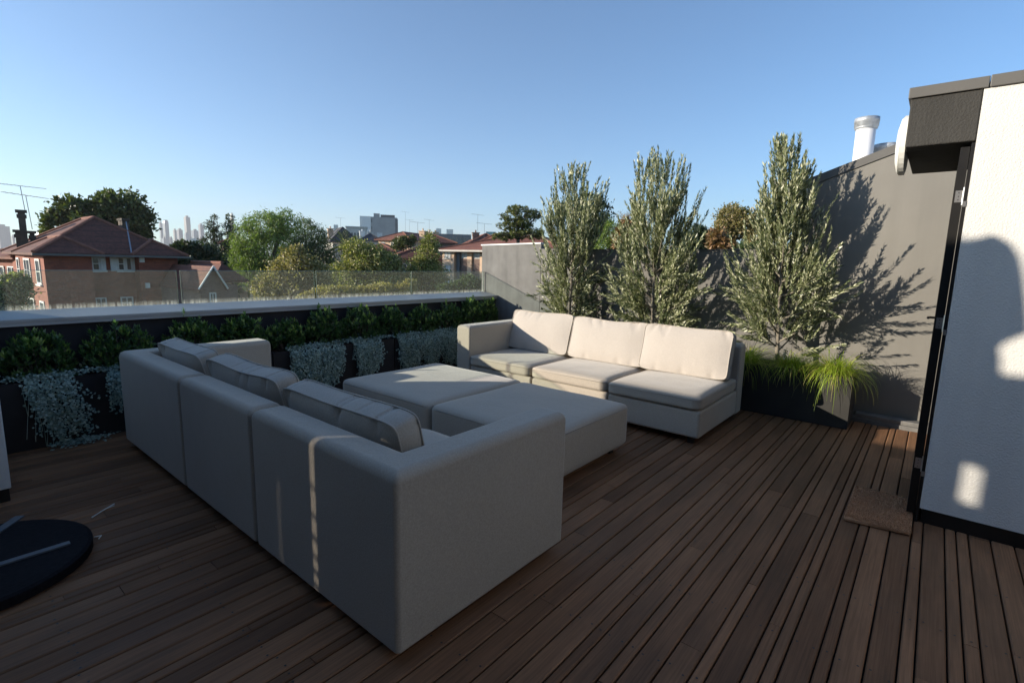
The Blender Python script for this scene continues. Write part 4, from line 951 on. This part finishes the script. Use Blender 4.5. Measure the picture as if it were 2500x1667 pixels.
# ---- city skyline
sk = [(-14, 30, 552, 'tower_grey', 'broad grey tower cut by the left picture edge'), (30, 39, 577, 'tower_grey', 'low grey shoulder block beside the broad left edge tower'),
      (90, 108, 566, 'tower_glass', 'low curved block behind the fig tree edge'), (361, 377, 563, 'tower_glass', 'blue grey block right after the fig tree'), (392, 401, 545, 'tower_glass', 'slim tower with a spire'),
      (401, 416, 537, 'tower_glass', 'blue glass tower with rounded top'), (413, 423, 578, 'tower_grey', 'short slab at the foot of the rounded tower'), (425, 434, 562, 'tower_beige', 'narrow pale tower left of the stepped one'),
      (434, 449, 561, 'tower_grey', 'stepped tower with small top block'), (453, 469, 530, 'tower_beige', 'tallest beige tower of the skyline'), (451, 464, 571, 'tower_glass', 'short block in front of the tallest tower'),
      (469, 487, 563, 'tower_glass', 'dark blue block right of the tallest tower'), (487, 501, 549, 'tower_grey', 'right hand grey tower before the conifers'), (566, 575, 523, 'white_tower', 'pale slender tower rising behind the conifers'),
      (464, 476, 580, 'tower_grey', 'squat grey block below the dark blue one'), (396, 410, 582, 'tower_glass', 'squat blue block below the spire tower')]
for i, (a, b, yt, mt, tx) in enumerate(sk):
    D = 2900+60*(i % 5)
    A_, B_ = P(a, 600, D), P(b, 600, D); M, W = frame(A_, B_); z1 = Z((a+b)/2, yt, D)
    t = thing('skyline_tower', tx, 'tower', (*A_[:2], GZ), 'towers of the city skyline'); 
    MM = M @ Matrix.Translation((W*.5, W*.5, 0)) @ Matrix.Rotation(math.radians(28), 4, 'Z'); s = W*.36
    if 'rounded' in tx or 'curved' in tx:
        MB(MM).box(-s, s, -s, s, GZ, z1-14).prism([(-s, z1-13.9), (s, z1-13.9), (s*.8, z1-5), (s*.35, z1), (-s*.35, z1), (-s*.8, z1-5)], 2*s, 1, -s).build('shaft', mt, t)
    else:
        MB(MM).box(-s, s, -s, s, GZ, z1).build('shaft', mt, t)
        MB(MM).box(-s*.5, s*.5, -s*.5, s*.5, z1+.1, z1+7).build('plant_room', 'tower_grey', t)
    if 'spire' in tx: MB(MM).tube([(0, 0, z1+7.1), (0, 0, z1+26)], [1.6, .3], 6).build('spire', 'tower_grey', t)
    if 'slender' in tx: MB(MM).box(-s*.55, s*.2, -s*1.01, -s*.99, z1-75, z1-20).build('panel', 'tower_beige', t)

# ---- trees
def crown_points(blobs, n, clump, seed):
    """Leaf positions in clumps spread through a set of ellipsoids [(centre, radii)]."""
    r = np.random.default_rng(seed); pts, cen = [], []
    wts = np.array([b[1][0]*b[1][2] for b in blobs]); wts = wts/wts.sum()
    for (c, rad), w_ in zip(blobs, wts):
        k = max(6, int(n*w_/clump)); d = r.normal(size=(k, 3)); d /= np.linalg.norm(d, axis=1, keepdims=True)
        q = r.uniform(.35, 1.0, (k, 1))**.5; cc = np.array(c)+d*q*np.array(rad)*r.uniform(.85, 1.08, (k, 1))
        sz = min(rad)*r.uniform(.10, .26, (k, 1, 1))
        p = cc[:, None, :]+r.normal(size=(k, clump, 3))*sz*np.array([1, 1, .7])
        pts.append(p.reshape(-1, 3)); cen.append(np.repeat(np.array(c)[None], k*clump, 0))
    p = np.concatenate(pts); c = np.concatenate(cen); return p, p-c
def tree(name, label, px, D, blobs, mat, n, leaf, seed, trunk='dark_bark', clump=26, r0=.22, hang=0.0, aspect=.55, group=None):
    """blobs in photo pixels: (px, py, half width, half height[, depth shift])."""
    b3 = []
    base = P(px, 640, D); base = np.array([base[0], base[1], GZ]); s = D/1244.0
    for q in blobs:
        Dd = D+(q[4] if len(q) > 4 else 0); c = P(q[0], q[1], Dd)
        off = math.cos(math.atan((q[0]-1250)/1244.0)); sc__ = Dd/1244.0/off*off*off if False else Dd/1244.0*off
        b3.append((c, (q[2]*sc__, q[2]*sc__, q[3]*sc__*1.0/off*off)))
    t = thing(name, label, 'tree', base, group)
    p, o = crown_points(b3, n, clump, seed); r = np.random.default_rng(seed+1)
    a = r.normal(size=p.shape)+o/(np.linalg.norm(o, axis=1, keepdims=True)+1e-6)*.6; a[:, 2] -= hang
    leaves('crown', mat, p, a, leaf, leaf*aspect, t, seed, .1)
    m = MB(); top = max(b3, key=lambda b: b[0][2])[0]
    mid = base*.5+np.array([*b3[0][0][:2], min(b[0][2]-b[1][2]*.6 for b in b3)])*.5; mid[2] = min(b[0][2]-b[1][2]*.5 for b in b3)
    m.tube([base, base*.4+mid*.6, mid, mid*.4+top*.6, top], [r0, r0*.8, r0*.65, r0*.35, r0*.1], 8)
    for c, rad in b3:
        for k in range(3):
            e = c+r.normal(size=3)*np.array(rad)*.5; m.tube([mid+r.normal(0, .05, 3), (mid+e)/2+(0, 0, .1), e], [r0*.4, r0*.25, r0*.07], 5)
    m.build('trunk', trunk, t, smooth=True); return t
tree('fig_tree', 'big domed fig tree rising behind the brick house roof', 240, 62, [(300, 520, 58, 45), (240, 545, 70, 40), (190, 520, 42, 38), (135, 545, 28, 28), (130, 575, 24, 18), (340, 545, 25, 40), (265, 490, 28, 20), (320, 575, 40, 30)], 'fig_leaf', 15000, .42, 51)
tree('bushy_tree', 'dark rounded tree right of the brick house', 470, 44, [(460, 610, 28, 22), (495, 640, 45, 40), (450, 655, 28, 38), (440, 600, 20, 10)], 'dark_leaf', 7000, .26, 52)
def conifer(label, px, D, pyt, pyb, hw, seed, mat='dark_leaf'):
    b3 = [(px+(-1)**k*hw*.25*(1-abs(2*k/7-1)), pyt+(pyb-pyt)*(k+.4)/8, hw*(.16+.95*(k+.6)/8), (pyb-pyt)*.085) for k in range(8)]
    return tree('conifer', label, px, D, b3, mat, 5200, .22, seed, clump=18, r0=.18, aspect=.3)
conifer('tall pointed conifer left of the pale slender tower', 521, 55, 530, 668, 46, 53); conifer('second pointed conifer leaning on the weeping tree', 562, 58, 528, 650, 42, 54, 'fig_leaf')
tree('weeping_tree', 'large bright green weeping pepper tree in the middle of the left half', 650, 48, [(650, 555, 62, 38), (690, 545, 40, 34), (610, 590, 42, 42), (600, 640, 36, 45), (665, 610, 60, 45), (640, 660, 55, 40)], 'pepper_leaf', 17000, .30, 55, hang=.9, aspect=.22)
tree('weeping_tree', 'darker weeping tree right behind the bright pepper tree', 755, 56, [(745, 560, 30, 30), (765, 580, 35, 32), (770, 625, 42, 40), (735, 610, 36, 40), (800, 640, 34, 32), (700, 600, 40, 40), (785, 605, 34, 34)], 'pepper_dark_leaf', 12000, .30, 56, hang=.9, aspect=.22)
tree('plane_tree', 'autumn plane tree with pinkish leaf tips nearest the pepper tree', 725, 27, [(725, 660, 60, 42), (680, 690, 50, 38), (770, 680, 48, 38), (720, 620, 26, 22), (650, 705, 34, 28), (720, 715, 70, 35)], 'autumn_leaf', 14000, .13, 57, clump=14)
tree('plane_tree', 'widest green plane tree in front of the orange roofed house', 895, 30, [(905, 640, 66, 40), (870, 610, 36, 28), (945, 650, 42, 34), (845, 680, 52, 40), (920, 690, 66, 36)], 'plane_leaf', 16000, .14, 58, clump=14)
tree('plane_tree', 'tall narrow plane tree left of the cream flats', 1045, 31, [(1045, 622, 30, 34), (1050, 592, 18, 24), (1030, 660, 38, 34), (1055, 680, 42, 34), (1010, 690, 34, 28)], 'plane_leaf', 11000, .13, 59, clump=14)
tree('yellow_shrub', 'yellow leaved shrub low behind the glass under the wide plane tree', 950, 22, [(930, 705, 34, 14), (985, 705, 30, 14), (890, 712, 26, 12), (1000, 695, 16, 14)], 'yellow_leaf', 4200, .10, 60, clump=10, r0=.06)
tree('yellow_shrub', 'yellow leaved shrub low behind the glass near its second gap', 800, 22, [(800, 715, 40, 16), (840, 712, 30, 14), (760, 722, 30, 12)], 'yellow_leaf', 3600, .10, 61, clump=10, r0=.06)
tree('bushy_tree', 'round green bush below the cream flats at the glass end', 1145, 27, [(1145, 690, 26, 18), (1118, 700, 22, 14), (1172, 698, 14, 14), (1090, 705, 24, 12)], 'pepper_dark_leaf', 4200, .12, 62, clump=12, r0=.08)
tree('bushy_tree', 'small leafy tree in front of the roof with blue flashing', 985, 60, [(985, 593, 24, 14), (1000, 585, 14, 12), (968, 602, 14, 10)], 'fig_leaf', 2200, .25, 63, clump=14, r0=.12)
tree('bushy_tree', 'leafy tree at the bottom left corner of the brick house', 20, 28, [(20, 720, 40, 50), (45, 690, 22, 24), (-20, 740, 40, 50)], 'plane_leaf', 8000, .13, 64, clump=14)
tree('cypress_tree', 'flat layered cypress left of the slimmest olive tree', 1265, 40, [(1265, 512, 30, 9), (1250, 530, 30, 10), (1275, 545, 30, 10), (1240, 552, 26, 9), (1262, 572, 36, 11), (1226, 578, 24, 9), (1300, 525, 22, 12), (1300, 570, 30, 14)], 'cypress_leaf', 12000, .16, 65, clump=22, r0=.2, aspect=.35)
tree('fig_tree', 'dark fig tree hidden mostly by the slimmest olive tree', 1450, 38, [(1440, 495, 34, 22), (1462, 530, 32, 34), (1400, 510, 40, 24), (1430, 570, 50, 30)], 'dark_leaf', 7000, .2, 66)
tree('bushy_tree', 'olive green hedge tree between the first two olive trees', 1490, 18, [(1490, 570, 26, 30), (1475, 600, 30, 20), (1505, 590, 20, 22)], 'pepper_leaf', 5200, .10, 67, clump=14, r0=.06, aspect=.25)
tree('magnolia_tree', 'small tree with big rusty orange leaves behind the middle olive tree', 1530, 13, [(1528, 560, 16, 26), (1545, 585, 22, 24), (1515, 590, 16, 18)], 'magnolia_leaf', 900, .16, 68, clump=7, r0=.04, aspect=.38)
tree('magnolia_tree', 'second rusty leaved tree just left of the olive tree by the door', 1755, 13, [(1750, 585, 18, 24), (1770, 600, 20, 18)], 'magnolia_leaf', 700, .16, 69, clump=7, r0=.04, aspect=.38)
tree('bushy_tree', 'dark green tree between the middle olive tree and the rusty one', 1705, 17, [(1705, 580, 26, 26), (1680, 590, 24, 20), (1725, 595, 16, 18)], 'dark_leaf', 5200, .10, 70, clump=14, r0=.06)
tree('autumn_tree', 'round brownish autumn tree behind the olive tree by the door', 1790, 24, [(1785, 530, 34, 28), (1815, 545, 36, 34), (1770, 565, 30, 34), (1840, 575, 26, 30)], 'autumn_leaf', 10000, .11, 71, clump=14, r0=.1)
tree('bushy_tree', 'low green bushes showing over the wall left of the olive tree by the door', 1800, 22, [(1760, 612, 40, 16), (1820, 608, 40, 18), (1870, 612, 34, 16), (1690, 612, 30, 14)], 'pepper_dark_leaf', 6000, .11, 74, clump=14, r0=.06)
# bare tree
t = thing('bare_tree', 'leafless twiggy tree between the first two olive trees', 'tree', (*P(1530, 600, 32)[:2], GZ)); m = MB(); r = np.random.default_rng(72)
def grow(p, d, L, rad, lev):
    e = p+d*L; m.tube([p, (p+e)/2+r.normal(0, L*.05, 3), e], [rad, rad*.8, rad*.6], 5, False)
    if lev:
        for k in range(3 if lev > 1 else 4):
            dd = d+r.normal(0, .42, 3)+(0, 0, .12); grow(p+d*L*r.uniform(.55, 1), dd/np.linalg.norm(dd), L*r.uniform(.55, .75), rad*.55, lev-1)
b0 = P(1535, 640, 32); grow(np.array([b0[0], b0[1], GZ]), np.array([0, 0, 1.0]), 9.2, .10, 0)
grow(np.array([b0[0], b0[1], GZ+9.1]), np.array([-.05, .1, 1.0]), 1.5, .07, 5); m.build('trunk', 'bark', t)
# palm
pb = P(845, 620, 66); t = thing('palm_tree', 'date palm in front of the slate roofed house', 'tree', (*pb[:2], GZ)); zc = Z(846, 606, 66)
MB().tube([(*pb[:2], GZ), (*pb[:2], zc)], [.3, .24], 10).build('trunk', 'bark', t)
r = np.random.default_rng(73); pos, ax = [], []; rc = MB()
for k in range(44):
    a = k*2.4; el = r.uniform(-.3, 1.35); p = np.array([*pb[:2], zc]); d = np.array([math.cos(a)*math.cos(el), math.sin(a)*math.cos(el), math.sin(el)]); pts = [p]
    for j in range(9):
        d = d+np.array([0, 0, -.10]); d /= np.linalg.norm(d); p = p+d*.25; pts.append(p); sd = np.cross(d, (0, 0, 1)); sd /= np.linalg.norm(sd)+1e-6
        for q in (0, .12):
            for sg in (1, -1): pos.append(p-d*q); ax.append(d*.7+sg*sd*.8+np.array([0, 0, .15]))
    rc.tube(pts, .02, 4, False)
leaves('crown', 'fig_leaf', pos, ax, .42, .05, t, 73); rc.build('fronds', 'fig_leaf', t)
# far canopy and far roofs down to the horizon
r = np.random.default_rng(80); pp, aa, LL = [], [], []
for k in range(900):
    D = 70*(2200/70)**r.uniform(0, 1); px = r.uniform(-250, 2000)
    c = P(px, 600, D); zc = GZ+r.uniform(3.5, 7.5); rr = r.uniform(2.0, 4.5)
    nn = 40; d = r.normal(size=(nn, 3)); d /= np.linalg.norm(d, axis=1, keepdims=True); d[:, 2] = abs(d[:, 2])*.9-.2
    pp.append(np.array([c[0], c[1], zc])+d*rr*r.uniform(.7, 1, (nn, 1))*np.array([1, 1, .75])); aa.append(d+r.normal(0, .6, (nn, 3))); LL.append(np.full(nn, 1.3+D*.0007))
o = leaves('far_tree_canopy', 'dark_leaf', np.concatenate(pp), np.concatenate(aa), np.concatenate(LL), np.concatenate(LL)*.7, None, 80); tag(o, kind='stuff')
m = MB(); mr_ = MB(); ws = MB()
for k in range(150):
    D = 120*(1500/120)**r.uniform(0, 1); px = r.uniform(-200, 1500); c = P(px, 600, D); a = P(px-14, 600, D) ; M, W = frame(c, P(px+1244*9/D, 600, D*r.uniform(.96, 1.04)))
    wd, dp, zz = r.uniform(7, 12), r.uniform(6, 9), GZ+r.uniform(4.5, 7.0)
    ws.M = M; ws.box(0, wd, 0, dp, GZ, zz); mr_.M = M; hip(mr_, 0, wd, 0, dp, zz, r.uniform(1.4, 2.4), .4)
t = thing('far_rooftops', 'far_rooftops', 'rooftops', (0, 0, 0)); del t['label']; del t['category']; t['kind'] = 'stuff'
ws.build('wall', 'pale_wall', t); mr_.build('roof', 'brown_tile', t)
# car roof glinting through the glass
# ---- air
hz = MB().box(-600, 5200, -2600, 5200, GZ-1, 420).build('haze', 'white_paint'); hz.data.materials.clear(); tag(hz, kind='stuff')
m, nt2, bs = nmat('air'); nt2.nodes.remove(bs); pv = nt2.nodes.new('ShaderNodeVolumePrincipled')
pv.inputs['Color'].default_value = (0.94, 0.95, 0.97, 1); pv.inputs['Density'].default_value = 0.00016; pv.inputs['Anisotropy'].default_value = 0.2
nt2.links.new(pv.outputs[0], nt2.nodes['Material Output'].inputs['Volume']); hz.data.materials.append(m)
